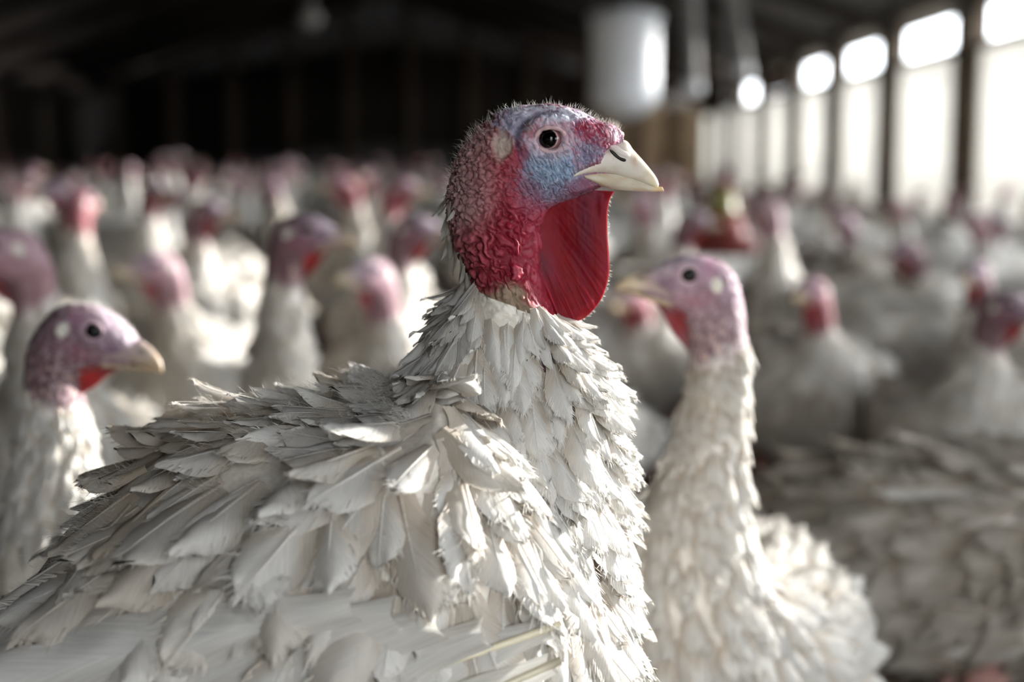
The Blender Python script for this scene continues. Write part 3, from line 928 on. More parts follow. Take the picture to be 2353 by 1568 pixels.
wv_ = np.exp(-((px - 1345) / 26) ** 2 - ((py - 500) / 90) ** 2)[..., None] * 0.75; rc = rc * (1 - wv_) + lin(84, 34, 54) * wv_
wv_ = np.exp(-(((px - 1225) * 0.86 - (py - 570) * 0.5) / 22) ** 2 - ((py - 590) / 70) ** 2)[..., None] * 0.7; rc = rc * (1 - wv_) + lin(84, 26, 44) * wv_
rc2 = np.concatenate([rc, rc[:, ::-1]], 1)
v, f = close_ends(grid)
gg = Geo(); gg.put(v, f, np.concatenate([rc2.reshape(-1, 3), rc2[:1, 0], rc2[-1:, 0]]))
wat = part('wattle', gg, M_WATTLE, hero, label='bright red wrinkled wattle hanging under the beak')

# fine pale bristles on crown and nape
def bristles(rows):
    gg = Geo()
    for (p0, d, ln, w) in rows:
        sdir = np.cross(d, np.array([0.1, 1, 0.05])); sdir /= np.linalg.norm(sdir)
        t2 = np.cross(d, sdir)
        bend = sdir * RNG.normal(0, 0.22) * ln + t2 * RNG.normal(0, 0.22) * ln
        pm = p0 + d * ln * 0.55 + bend * 0.3; pe = p0 + d * ln + bend
        v = [p0 + sdir * w, p0 - sdir * w * 0.5 + t2 * w, p0 - sdir * w * 0.5 - t2 * w,
             pm + sdir * w * 0.7, pm - sdir * w * 0.35 + t2 * w * 0.7, pm - sdir * w * 0.35 - t2 * w * 0.7, pe]
        gg.put(v, [[(0, 1, 4, 3), (1, 2, 5, 4), (2, 0, 3, 5)], [(3, 4, 6), (4, 5, 6), (5, 3, 6)]], (0.86, 0.82, 0.74))
    return gg


fg = fl.reshape(len(hs), HN, 3); ng = grid_normals(fg)
rows = []
for k in range(620):
    s = RNG.uniform(18.0, 29.7); jj = int(round(RNG.normal(0, 0.42) / (2 * math.pi) * HN)) % HN
    i = np.searchsorted(hs, s) - 1
    d = ng[i, jj] + np.array([-0.25 if s < 26 else 0.15, 0, 0.35]) + RNG.normal(0, 0.22, 3); d /= np.linalg.norm(d)
    rows.append((fg[i, jj], d, RNG.uniform(6, 24) / K * (1.2 if s < 24 else 0.8), 0.36 / K))
for k in range(110):      # sparse short hairs along the wattle edge
    i = RNG.integers(8, nr - 4)
    p0 = front[i, -1]; d = np.array([1.0, RNG.normal(0, 0.4), RNG.normal(-0.5, 0.4)]); d /= np.linalg.norm(d)
    rows.append((p0, d, RNG.uniform(3, 9) / K, 0.4 / K))
part('bristles', bristles(rows), M_HAIR, hero, kind='stuff')

# ---------------- its feathers
def body_samples(G, s_vals, smax, size_fn, dens, rng, smin=0.0):
    """random feather seats on a loft, denser where feathers are smaller"""
    A = np.linalg.norm(np.cross(G[1:, :] - G[:-1, :], np.roll(G, -1, 1)[:-1] - G[:-1]), axis=-1)
    sm = (s_vals[:-1] + s_vals[1:]) / 2
    siz = size_fn(sm)
    wgt = A / (siz[:, None] ** 2 * 0.30)
    wgt[(sm > smax) | (sm < smin)] = 0
    n = int(wgt.sum() * dens)
    p = (wgt / wgt.sum()).ravel()
    idx = rng.choice(len(p), n, p=p)
    i, j = np.divmod(idx, G.shape[1])
    return i, j


hero_size = lambda s: np.interp(s, [0, 4, 8, 10, 12, 14, 15], [0.078, 0.074, 0.066, 0.050, 0.038, 0.030, 0.023])
SG = HG; SN = grid_normals(SG)
si, sj = body_samples(SG, hs, FEATHER_S + 0.15, hero_size, 4.0, RNG)
# a denser coat on the neck
ni, nj = body_samples(SG, hs, FEATHER_S + 0.25, hero_size, 2.2, RNG, smin=10.0)
si = np.concatenate([si, ni]); sj = np.concatenate([sj, nj])
ti = np.searchsorted(hs, RNG.uniform(15.2, 18.2, 34)); tj = np.round(RNG.normal(0, 0.35, 34) / (2 * math.pi) * HN).astype(int) % HN     # stray tufts on the nape
si = np.concatenate([si, ti]); sj = np.concatenate([sj, tj])
pos = SG[si, sj]; nrm = SN[si, sj]; ss = hs[si]
dS = np.gradient(SG, axis=0)[si, sj]; dS /= np.linalg.norm(dS, axis=1, keepdims=True) + 1e-9
flow = -dS
neckw = sstep(9.5, 12.5, ss)
latv = np.abs(np.sin(ang[sj]))
down = np.array([0.0, 0, -1.0])
flow = flow + (1 - neckw)[:, None] * (0.7 + 3.0 * latv)[:, None] * down
ventral = sstep(0.0, -0.8, np.cos(ang[sj]))
flow = flow + (neckw * 0.55)[:, None] * np.array([0, 0, -1.0])
flow -= (flow * nrm).sum(1)[:, None] * nrm
flow += RNG.normal(0, 1, flow.shape) * (0.10 + 0.20 * (1 - neckw))[:, None] * np.linalg.norm(flow, axis=1, keepdims=True)
flow -= (flow * nrm).sum(1)[:, None] * nrm
flow /= np.linalg.norm(flow, axis=1, keepdims=True) + 1e-9
qx, qy = project(pos + HBASE)
mpx, mpy = project(np.stack([pos[:, 0] + HBASE[0], np.full(len(pos), HY), pos[:, 2]], -1))
ruff = np.exp(-((mpx - 560) / 240) ** 2) * sstep(0.6, 0.1, latv) * (1 - neckw)          # tousled back
lift = np.maximum(RNG.normal(0.14, 0.09, len(pos)) * (1 + 0.5 * (1 - neckw)) + 0.06 * (1 - neckw), 0.06) + 0.34 * neckw * sstep(0.2, 0.9, ventral) * RNG.uniform(0.4, 1.4, len(pos)) + 0.16 * neckw * sstep(0.3, 0.9, np.cos(ang[sj])) + 0.06 * neckw + ruff * RNG.uniform(0, 0.30, len(pos))
twist = RNG.normal(0, 0.16 + 0.4 * ruff, len(pos))
size = hero_size(ss) * RNG.uniform(0.75, 1.25, len(pos)) * (1 - 0.40 * (1 - neckw) * sstep(0.75, 0.2, latv))
keep = np.ones(len(pos), bool)
keep &= ~((np.exp(-((mpx - 1158) / 58) ** 2 - ((mpy - 684) / 44) ** 2) > 0.40) & (latv > 0.35))      # soiled bare lobes under the neck folds
keep &= ~((np.abs(mpx - 1240 - 0.25 * (mpy - 790)) < 13) & (mpy > 752) & (mpy < 850) & (pos[:, 1] < 0))      # bare purple skin of the throat
si, sj, pos, nrm, ss, flow, lift, twist, size, neckw, mpx, mpy, latv, qx, qy, ruff = [a[keep] for a in (si, sj, pos, nrm, ss, flow, lift, twist, size, neckw, mpx, mpy, latv, qx, qy, ruff)]
stray = ss > 15.3
size = np.where(stray, 0.013 * RNG.uniform(0.6, 1.3, len(size)), size); lift = np.where(stray, RNG.uniform(0.2, 0.8, len(lift)), lift)
Rm = frames(flow, nrm, lift, twist)
pos = pos - flow * (size * 0.25)[:, None] + nrm * (0.0015 + 0.003 * RNG.random(len(pos)))[:, None]
# tint: clean white, creamy, some soiled brown; shade painted in on the upper left back
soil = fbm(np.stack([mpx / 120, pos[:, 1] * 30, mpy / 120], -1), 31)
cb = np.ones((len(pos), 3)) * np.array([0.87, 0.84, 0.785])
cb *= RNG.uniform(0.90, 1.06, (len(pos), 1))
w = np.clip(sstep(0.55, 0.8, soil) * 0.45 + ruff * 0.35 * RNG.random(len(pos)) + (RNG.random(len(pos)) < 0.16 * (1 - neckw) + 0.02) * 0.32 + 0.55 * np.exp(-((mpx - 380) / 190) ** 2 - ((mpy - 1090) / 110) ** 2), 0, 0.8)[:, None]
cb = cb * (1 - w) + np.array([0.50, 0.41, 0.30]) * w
necks = neckw > 0.5
pickn = RNG.integers(0, len(NECK_F), len(pos)); pickb = RNG.integers(0, len(BODY_F), len(pos))
# the ones that show largest become parts of their own
cdir = CAM - (pos + HBASE); cd = np.linalg.norm(cdir, axis=1); cdir /= cd[:, None]
vis = ((nrm * cdir).sum(1) > 0.12) & (qx > -40) & (qx < 1520) & (qy < 1620) & (qy > 600)
score = np.where(vis, size / cd * (0.6 + 0.4 * RNG.random(len(pos))) * np.where(necks, 1.5, 1.0), 0)
order = np.argsort(-score)
big = order[:260]
rest = np.setdiff1d(np.arange(len(pos)), big)
FM_N = []
FM_B = []
for kk, (pr, lst, mat) in enumerate(((NECK_F, FM_N, M_FEATHER), (BODY_F, FM_B, M_FEATHER))):
    for (V, Q, T, uvv) in pr:
        lst.append(mesh_from('feather', V, [Q, T], mat, np.ones((len(V), 3)), uvv))


def feather_obj(parent, me, p, R3, sz, colr, name='feather'):
    o = bpy.data.objects.new(name, me); COL.objects.link(o); o.parent = parent
    M = np.eye(4); M[:3, :3] = R3 * sz; M[:3, 3] = p
    o.matrix_local = Matrix(M.tolist())
    o.color = (colr[0], colr[1], colr[2], 1)
    return o


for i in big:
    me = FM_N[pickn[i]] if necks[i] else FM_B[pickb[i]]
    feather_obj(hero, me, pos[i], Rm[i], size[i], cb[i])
rn_, rb_ = rest[necks[rest]], rest[~necks[rest]]
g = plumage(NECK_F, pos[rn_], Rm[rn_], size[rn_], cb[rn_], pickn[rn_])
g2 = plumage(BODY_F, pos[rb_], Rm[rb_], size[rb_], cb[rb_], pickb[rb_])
gg = Geo()
for q_ in (g, g2):
    o_ = gg.n
    for v_, c_, u_ in zip(q_.v, q_.c, q_.u):
        gg.v.append(v_); gg.c.append(c_); gg.u.append(u_)
    gg.f += [f_ + o_ for f_ in q_.f]; gg.n += q_.n
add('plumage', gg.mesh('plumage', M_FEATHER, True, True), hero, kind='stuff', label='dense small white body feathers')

# folded wing: long flight feathers low on the near flank and on the far one
FLM = [mesh_from('flight_feather', V, [Q, T], M_FLIGHT, np.ones((len(V), 3)), uvv) for (V, Q, T, uvv) in FLIGHT_F]
sg_ = Geo()
xs = np.linspace(-0.04, 0.93, 14)
sg_.tube(np.stack([xs, np.zeros(14), -0.10 * np.clip(xs, 0, 1) ** 2 + 0.006], -1), 0.0125 * (1 - xs * 0.85), 8, (1, 1, 1))
SHAFT = sg_.mesh('shaft', plain('cream_quill', lin(236, 226, 196), rough=0.4))
wing_rows = [(1238, 1448, 520, 1700, 1), (1110, 1455, 180, 1800, 0), (1010, 1432, -60, 1750, 0), (910, 1410, -140, 1680, 0), (820, 1392, -240, 1600, 0), (1240, 1530, 560, 1830, 1)]
nearside = HG[:, HN // 8: HN * 3 // 8].reshape(-1, 3)
nsx, nsy = project(nearside + HBASE)


def surf_y(px, py):
    k_ = np.argmin((nsx - px) ** 2 + (nsy - py) ** 2)
    return nearside[k_, 1] + HY


for kf, (ax, ay, bx2, by2, shaft_on) in enumerate(wing_rows):
    for sgn in (-1, 1):
        ya = surf_y(ax, ay)
        A = P(ax, ay, ya - 0.004) - HBASE; B = P(bx2, by2, min(surf_y(bx2, by2), 0.76) - 0.012) - HBASE
        if sgn > 0:
            A = A * np.array([1, -1, 1]); B = B * np.array([1, -1, 1])
        d = B - A; ln = np.linalg.norm(d); d /= ln
        outw = np.array([0.05, sgn * 0.95, 0.30]); outw -= outw.dot(d) * d; outw /= np.linalg.norm(outw)
        R3 = np.stack([d, np.cross(outw, d), outw], -1)
        o = feather_obj(hero, FLM[kf % 3], A + outw * ((0.024 if shaft_on else 0.016) + 0.0015 * kf), R3, ln, np.array([0.84, 0.82, 0.77]) * RNG.uniform(0.94, 1.03), 'flight_feather')
        if shaft_on:
            add('shaft', SHAFT, o)
# soft loose down along the tousled back
def tuft(p0, nv, n_b, ln):
    out = []
    for _ in range(n_b):
        d = nv * RNG.uniform(0.05, 0.6) + RNG.normal(0, 0.45, 3) + np.array([-0.7, 0, 0.0]); d /= np.linalg.norm(d)
        out.append((p0 + RNG.normal(0, 0.004, 3), d, ln * RNG.uniform(0.4, 1.3), 0.00008))
    return out


rows = []
for k in range(200):
    s_r = RNG.uniform(2.8, 8.6)
    i = np.searchsorted(hs, s_r) - 1
    jj = int(round(RNG.normal(0, 0.5) / (2 * math.pi) * HN)) % HN
    rows += tuft(SG[i, jj] + SN[i, jj] * 0.008, SN[i, jj], 26, 0.013)
part('down', bristles(rows), M_HAIR, hero, kind='stuff')
# tail fan behind
for kf, aa in enumerate(np.linspace(-0.75, 0.75, 11)):
    A = hloc(0, 1580, 0); A[1] = aa * 0.06
    d = np.array([-math.cos(aa) * 0.92, math.sin(aa) * 0.8, -0.30]); d /= np.linalg.norm(d)
    up = np.array([-0.3, 0.25 * aa, 1.0]); up -= up.dot(d) * d; up /= np.linalg.norm(up)
    o = feather_obj(hero, FLM[kf % 3], A + up * (0.003 * (kf % 3)), np.stack([d, np.cross(up, d), up], -1), 0.26, np.array([0.82, 0.78, 0.70]), 'tail_feather')

# ------------------------------------------------------------------ the flock
# generic bird in metres, eye at the origin, facing +X, feet 0.62 below the eye
BIRD = np.array([
    (-0.57, -0.37, -0.56, -0.40, 0.02), (-0.50, -0.31, -0.48, -0.43, 0.085), (-0.41, -0.262, -0.39, -0.46, 0.13),
    (-0.29, -0.238, -0.27, -0.49, 0.152), (-0.19, -0.232, -0.14, -0.49, 0.150), (-0.13, -0.232, -0.05, -0.46, 0.135),
    (-0.100, -0.222, 0.000, -0.40, 0.106), (-0.086, -0.198, 0.016, -0.33, 0.078), (-0.080, -0.165, 0.012, -0.255, 0.056),
    (-0.073, -0.128, 0.003, -0.185, 0.041), (-0.064, -0.094, -0.003, -0.125, 0.033), (-0.057, -0.064, -0.001, -0.085, 0.0285),
    (-0.054, -0.036, 0.004, -0.057, 0.0262), (-0.050, -0.012, 0.011, -0.044, 0.0252), (-0.041, 0.003, 0.018, -0.036, 0.0245),
    (-0.028, 0.012, 0.024, -0.031, 0.0238), (-0.012, 0.0175, 0.029, -0.027, 0.0230), (0.006, 0.0185, 0.034, -0.024, 0.0205),
    (0.022, 0.015, 0.039, -0.021, 0.0160), (0.034, 0.0098, 0.043, -0.018, 0.0115), (0.044, 0.006, 0.047, -0.014, 0.0070)])
SKIN_S = 10.6
U_TOP = [(0.024, -0.008), (0.036, 0.0078), (0.048, 0.0082), (0.058, 0.0052), (0.0665, 0.0002), (0.0725, -0.0078)]
U_BOT = [(0.015, -0.026), (0.030, -0.020), (0.044, -0.0145), (0.055, -0.011), (0.064, -0.009), (0.0715, -0.0105)]
U_HW = [0.0175, 0.0135, 0.0095, 0.0068, 0.0042, 0.0010]
L_TOP = [(0.015, -0.026), (0.030, -0.0205), (0.044, -0.0155), (0.055, -0.012), (0.064, -0.0105), (0.069, -0.0105)]
L_BOT = [(0.020, -0.032), (0.034, -0.0255), (0.046, -0.0205), (0.056, -0.0165), (0.064, -0.0130), (0.069, -0.0118)]
L_HW = [0.0160, 0.0125, 0.0088, 0.0062, 0.0038, 0.0010]
W_ROWS = [(0.030, -0.022, 0.038, -0.0205), (0.012, -0.034, 0.032, -0.0290), (0.000, -0.045, 0.026, -0.040),
          (-0.006, -0.056, 0.021, -0.053), (-0.009, -0.070, 0.013, -0.067), (-0.012, -0.086, 0.002, -0.083)]
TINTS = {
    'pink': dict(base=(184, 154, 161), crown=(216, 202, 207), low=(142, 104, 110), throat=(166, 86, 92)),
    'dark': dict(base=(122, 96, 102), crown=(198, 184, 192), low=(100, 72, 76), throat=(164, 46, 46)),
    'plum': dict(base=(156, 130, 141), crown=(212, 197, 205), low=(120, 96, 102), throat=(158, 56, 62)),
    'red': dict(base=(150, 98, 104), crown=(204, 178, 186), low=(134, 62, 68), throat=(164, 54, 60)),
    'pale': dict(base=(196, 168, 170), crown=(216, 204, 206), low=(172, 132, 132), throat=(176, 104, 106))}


def pose_points(p, s, hyaw, hpitch, dz, dx=0.0):
    """bend neck and head of the generic bird: p (...,3), s station index (...); dx may be (forward, sideways)"""
    dx, dy = dx if isinstance(dx, tuple) else (dx, 0.0)
    p = p.copy()
    w3 = sstep(10.0, 12.8, s); a = hpitch * w3
    ox, oz = -0.028, -0.035
    x, z = p[..., 0] - ox, p[..., 2] - oz
    p[..., 0] = ox + x * np.cos(a) + z * np.sin(a); p[..., 2] = oz - x * np.sin(a) + z * np.cos(a)
    w2 = sstep(6.0, 11.0, s); a = hyaw * w2
    ox = -0.040
    x, y = p[..., 0] - ox, p[..., 1].copy()
    p[..., 0] = ox + x * np.cos(a) - y * np.sin(a); p[..., 1] = x * np.sin(a) + y * np.cos(a)
    w1 = sstep(5.5, 11.0, s)
    p[..., 2] += w1 * dz; p[..., 0] += w1 * dx; p[..., 1] += w1 * dy
    return p


def bird_geometry(S, n, hyaw, hpitch, dz, dx, tint, seed, lump=0.004, fine=False, girth=1.0):
    s = np.concatenate([np.linspace(0, 9, S // 2, endpoint=False), np.linspace(9, 20, S - S // 2)])
    bd = BIRD.copy(); gw = sstep(9.5, 5.0, np.arange(len(bd)))
    bd[:, 4] *= 1 + (girth - 1) * gw; bd[:, 1] += 0.16 * (girth - 1) * gw
    G = loft(bd, s, n)
    sv = np.repeat(s[:, None], n, 1)
    a = np.linspace(0, 2 * math.pi, n, endpoint=False)
    lt = np.repeat(np.abs(np.sin(a))[None], len(s), 0)
    fl0 = G.reshape(-1, 3); nn0 = grid_normals(G).reshape(-1, 3)
    x, z = fl0[:, 0], fl0[:, 2]; sf = sv.ravel(); lf = lt.ravel()
    sk = sstep(SKIN_S - 0.35, SKIN_S + 0.35, sf + 1.0 * (fbm(fl0 * 90, seed) - 0.5))
    wing = np.exp(-((x + 0.28) / 0.15) ** 2 - ((z + 0.33) / 0.075) ** 2) * lf
    d = (1 - sk) * (lump * 3 * (fbm(fl0 * np.array([22, 30, 30]), seed + 5) - 0.5) + 0.022 * wing)
    d += sk * (0.0016 * (fbm(fl0 * 260, seed + 9) - 0.5))
    if fine:                                                   # pebbled skin on nape and neck
        k1, k2, kid = worley((fl0 + 0.006 * (np.stack([fbm(fl0 * 120, seed + 50 + q) for q in range(3)], -1) - 0.5)) * 210, seed)
        bead = np.sqrt(np.clip(1 - (k1 / 0.8) ** 2, 0, 1)) * (0.5 + 0.8 * kid)
        d += sk * 0.0017 * bead * sstep(-0.004, -0.03, x + 0.4 * (z + 0.03))
    re = np.hypot(x, z)
    d += sk * sstep(0.3, 0.6, lf) * (-0.0030 * sstep(0.009, 0.004, re) + 0.0012 * np.exp(-((re - 0.0125) / 0.003) ** 2))
    inb = sstep(0.014, 0.022, x) * sstep(0.004, -0.004, z + 0.016 - (x - 0.02) * 0.9) * (sf > 12)
    lim = np.interp(x, [0.014, 0.03, 0.044, 0.055], [0.018, 0.0118, 0.008, 0.005])
    p = fl0 + nn0 * d[:, None]
    ov = np.clip(np.abs(p[:, 1]) - lim, 0, None) * inb; p[:, 1] -= np.sign(p[:, 1]) * ov
    T = TINTS[tint]
    n1 = fbm(fl0 * 180, seed + 20)
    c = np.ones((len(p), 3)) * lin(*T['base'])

    def pt(c, w, rgb):
        w = np.clip(w, 0, 1)[:, None]; return c * (1 - w) + lin(*rgb) * w
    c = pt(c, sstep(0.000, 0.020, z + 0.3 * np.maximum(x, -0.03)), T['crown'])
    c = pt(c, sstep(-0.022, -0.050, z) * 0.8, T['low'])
    c = pt(c, sstep(0.5, 0.7, n1) * 0.45, T['low'])
    c = pt(c, np.exp(-((x - 0.024) / 0.010) ** 2 - ((z + 0.006) / 0.008) ** 2) * 0.6, (104, 78, 104))
    c = pt(c, np.exp(-((x + 0.004) / 0.018) ** 2 - ((z + 0.024) / 0.010) ** 2) * 0.5, (150, 84, 100))
    c = pt(c, np.exp(-((re - 0.0165) / 0.0028) ** 2) * 0.45 * sstep(0.3, 0.6, lf), T['low'])
    c = pt(c, sstep(0.52, 0.68, fbm(fl0 * 300, seed + 24)) * (0.65 if fine else 0.35) * sstep(-0.03, -0.06, z), (214, 184, 172))
    if fine:
        c = pt(c, sstep(0.5, 0.7, fbm(fl0 * 420, seed + 26)) * 0.4, T['crown'])
        c = pt(c, np.exp(-((x + 0.020) / 0.012) ** 2 - ((z - 0.006) / 0.010) ** 2) * 0.5, (190, 128, 158))
    c = pt(c, np.exp(-((x - 0.002) / 0.018) ** 2 - ((z - 0.002) / 0.014) ** 2) * 0.45, (206, 178, 196))
    c = pt(c, sstep(0.4, 0.7, np.exp(-((x + 0.026) / 0.0075) ** 2 - ((z + 0.013) / 0.0095) ** 2)) * sstep(0.35, 0.6, lf), (222, 218, 204))
    fe = np.ones((len(p), 3)) * np.array([0.79, 0.755, 0.69]) * (0.92 + 0.16 * fbm(fl0 * 40, seed + 31))[:, None]
    so = sstep(0.55, 0.75, fbm(fl0 * 9, seed + 37))[:, None] * 0.35
    fe = fe * (1 - so) + np.array([0.56, 0.48, 0.37]) * so
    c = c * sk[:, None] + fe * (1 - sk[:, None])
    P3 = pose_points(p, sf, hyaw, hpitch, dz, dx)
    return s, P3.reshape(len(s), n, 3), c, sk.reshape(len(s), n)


def head_parts(hyaw, hpitch, dz, dx, tint, lod):
    """beak halves, eyes, wattle as separate geometry in bird space"""
    H = 20.0
    po = lambda v: pose_points(np.asarray(v, float), np.full(np.shape(v)[:-1], H), hyaw, hpitch, dz, dx)
    out = {}
    n, k = (20, 24) if lod == 0 else (10, 9)
    bc = {'pale': (206, 192, 172), 'pink': (214, 200, 176), 'dark': (178, 160, 142), 'plum': (206, 192, 168), 'red': (206, 186, 156)}[tint]
    v, f = beak_mesh(U_TOP, U_BOT, U_HW, n, k, 0.15)
    cc = np.ones((len(v), 3)) * lin(*bc)
    w = sstep(0.050, 0.070, v[:, 0])[:, None] * 0.55; cc = cc * (1 - w) + lin(178, 154, 112) * w
    w = sstep(0.054, 0.034, v[:, 0])[:, None] * 0.7; cc = cc * (1 - w) + lin(158, 136, 144) * w
    w = sstep(0.002, 0.007, v[:, 2])[:, None] * 0.4; cc = cc * (1 - w) + lin(112, 100, 104) * w
    w = np.exp(-((v[:, 0] - 0.047) / 0.0045) ** 2 - ((v[:, 2] - 0.0020) / 0.0018) ** 2)[:, None]; cc = cc * (1 - w) + lin(60, 48, 44) * w
    out['upper_beak'] = (po(v), f, cc)
    v, f = beak_mesh(L_TOP, L_BOT, L_HW, n, k, -0.1)
    out['lower_beak'] = (po(v), f, np.ones((len(v), 3)) * lin(bc[0] - 14, bc[1] - 16, bc[2] - 26))
    r_ = 0.0082
    a, b = (16, 20) if lod == 0 else (7, 8)
    th = np.linspace(0, math.pi, a); ph = np.linspace(0, 2 * math.pi, b, endpoint=False)
    sp = np.stack([np.sin(th)[:, None] * np.cos(ph), np.sin(th)[:, None] * np.sin(ph), np.repeat(np.cos(th)[:, None], b, 1)], -1).reshape(-1, 3)
    out['eye'] = [(po(sp * r_ + np.array([0, sg * 0.0200, 0.0])), [grid_faces(a, b)], np.ones((a * b, 3)) * lin(8, 6, 6)) for sg in (-1, 1)]
    aa = np.linspace(0, 2 * math.pi, 25)
    ring = np.stack([0.0094 * np.cos(aa), np.zeros(25), 0.0084 * np.sin(aa)], -1)
    lids = []
    for sg in (-1, 1):
        rr = ring.copy(); rr[:, 1] = sg * (0.0233 - 0.0015 * np.cos(aa) ** 2)
        gq = Geo(); gq.tube(po(rr), 0.0016, 6, lin(206, 180, 186)); lids.append(gq)
    out['eyelid'] = lids
    rr = np.array(W_ROWS); nr_, nc_ = (26, 14) if lod == 0 else (8, 5)
    q = interp(np.linspace(0, len(rr) - 1, nr_), np.arange(len(rr)), rr); u_ = np.linspace(0, 1, nc_)
    wx = q[:, 0:1] * (1 - u_) + q[:, 2:3] * u_; wz = q[:, 1:2] * (1 - u_) + q[:, 3:4] * u_
    hw = (0.0018 + 0.016 * sstep(0.35, 1.0, 1 - u_))[None] * np.sqrt(1 - (1 - np.clip((1 - u_) / 0.15, 0, 1)) ** 2)[None] * np.ones_like(wx)
    hw *= sstep(0, 0.15, np.linspace(0, 1, nr_))[:, None] * 0.6 + 0.4
    hw += 0.0006 * np.sin(wz * 900 + wx * 500) * (hw > 0.001)
    gr_ = np.concatenate([np.stack([wx, -hw, wz], -1), np.stack([wx, hw, wz], -1)[:, ::-1]], 1)
    v, f = close_ends(gr_)
    wc = np.ones((len(v), 3)) * lin(*TINTS[tint]['throat'])
    ww_ = (1 - np.exp(-((v[:, 0] - 0.013) / 0.011) ** 2 - ((v[:, 2] + 0.046) / 0.020) ** 2))[:, None] * 0.8
    out['wattle'] = (po(v), f, wc * (1 - ww_) + lin(*TINTS[tint]['low']) * ww_)
    return out


def legs(g, drop=0.0):
    for sg in (-1, 1):
        x0 = -0.22
        g.tube([(x0 - 0.02, sg * 0.085, -0.40), (x0 + 0.01, sg * 0.08, -0.47), (x0 - 0.01, sg * 0.08, -0.53), (x0 + 0.01, sg * 0.08, -0.605)], [0.05, 0.035, 0.012, 0.012], 8, lin(206, 160, 150))
        for aa in (-0.45, 0, 0.45, math.pi):
            ln = 0.085 if aa != math.pi else 0.04
            g.tube([(x0 + 0.01, sg * 0.08, -0.606), (x0 + 0.01 + ln * math.cos(aa), sg * 0.08 + ln * math.sin(aa), -0.614)], [0.010, 0.005], 6, lin(206, 160, 150))


EYE_LOCAL = np.array([[0.0, 0.0, 0.0]])
XY_TAKEN = [(HBASE[0], HBASE[1], 0.30), (HBASE[0] - 0.12, HBASE[1], 0.25), (HBASE[0] + 0.12, HBASE[1], 0.2)]


def place(o, eye_l, target, yaw, sc):
    c, s_ = math.cos(yaw), math.sin(yaw)
    e = eye_l * sc
    wx = c * e[0] - s_ * e[1]; wy = s_ * e[0] + c * e[1]
    o.location = (target[0] - wx, target[1] - wy, 0.62 * sc)
    o.rotation_euler = (0, 0, yaw); o.scale = (sc, sc, sc)
    for off, rr_ in ((-0.05, 0.16), (-0.22, 0.17), (-0.40, 0.16), (-0.52, 0.11)):
        XY_TAKEN.append((o.location[0] + c * off * sc, o.location[1] + s_ * off * sc, rr_ * sc))


def crowding(tgt, yaw, sc):
    c, s_ = math.cos(yaw), math.sin(yaw); t = 0
    for off in (-0.05, -0.22, -0.40):
        x = tgt[0] + c * off * sc; y = tgt[1] + s_ * off * sc
        for a, b, r_ in XY_TAKEN:
            t += max(0, 0.16 * sc + r_ - math.hypot(x - a, y - b))
        t += 3 * max(0, x - (WX - 0.3))
    return t


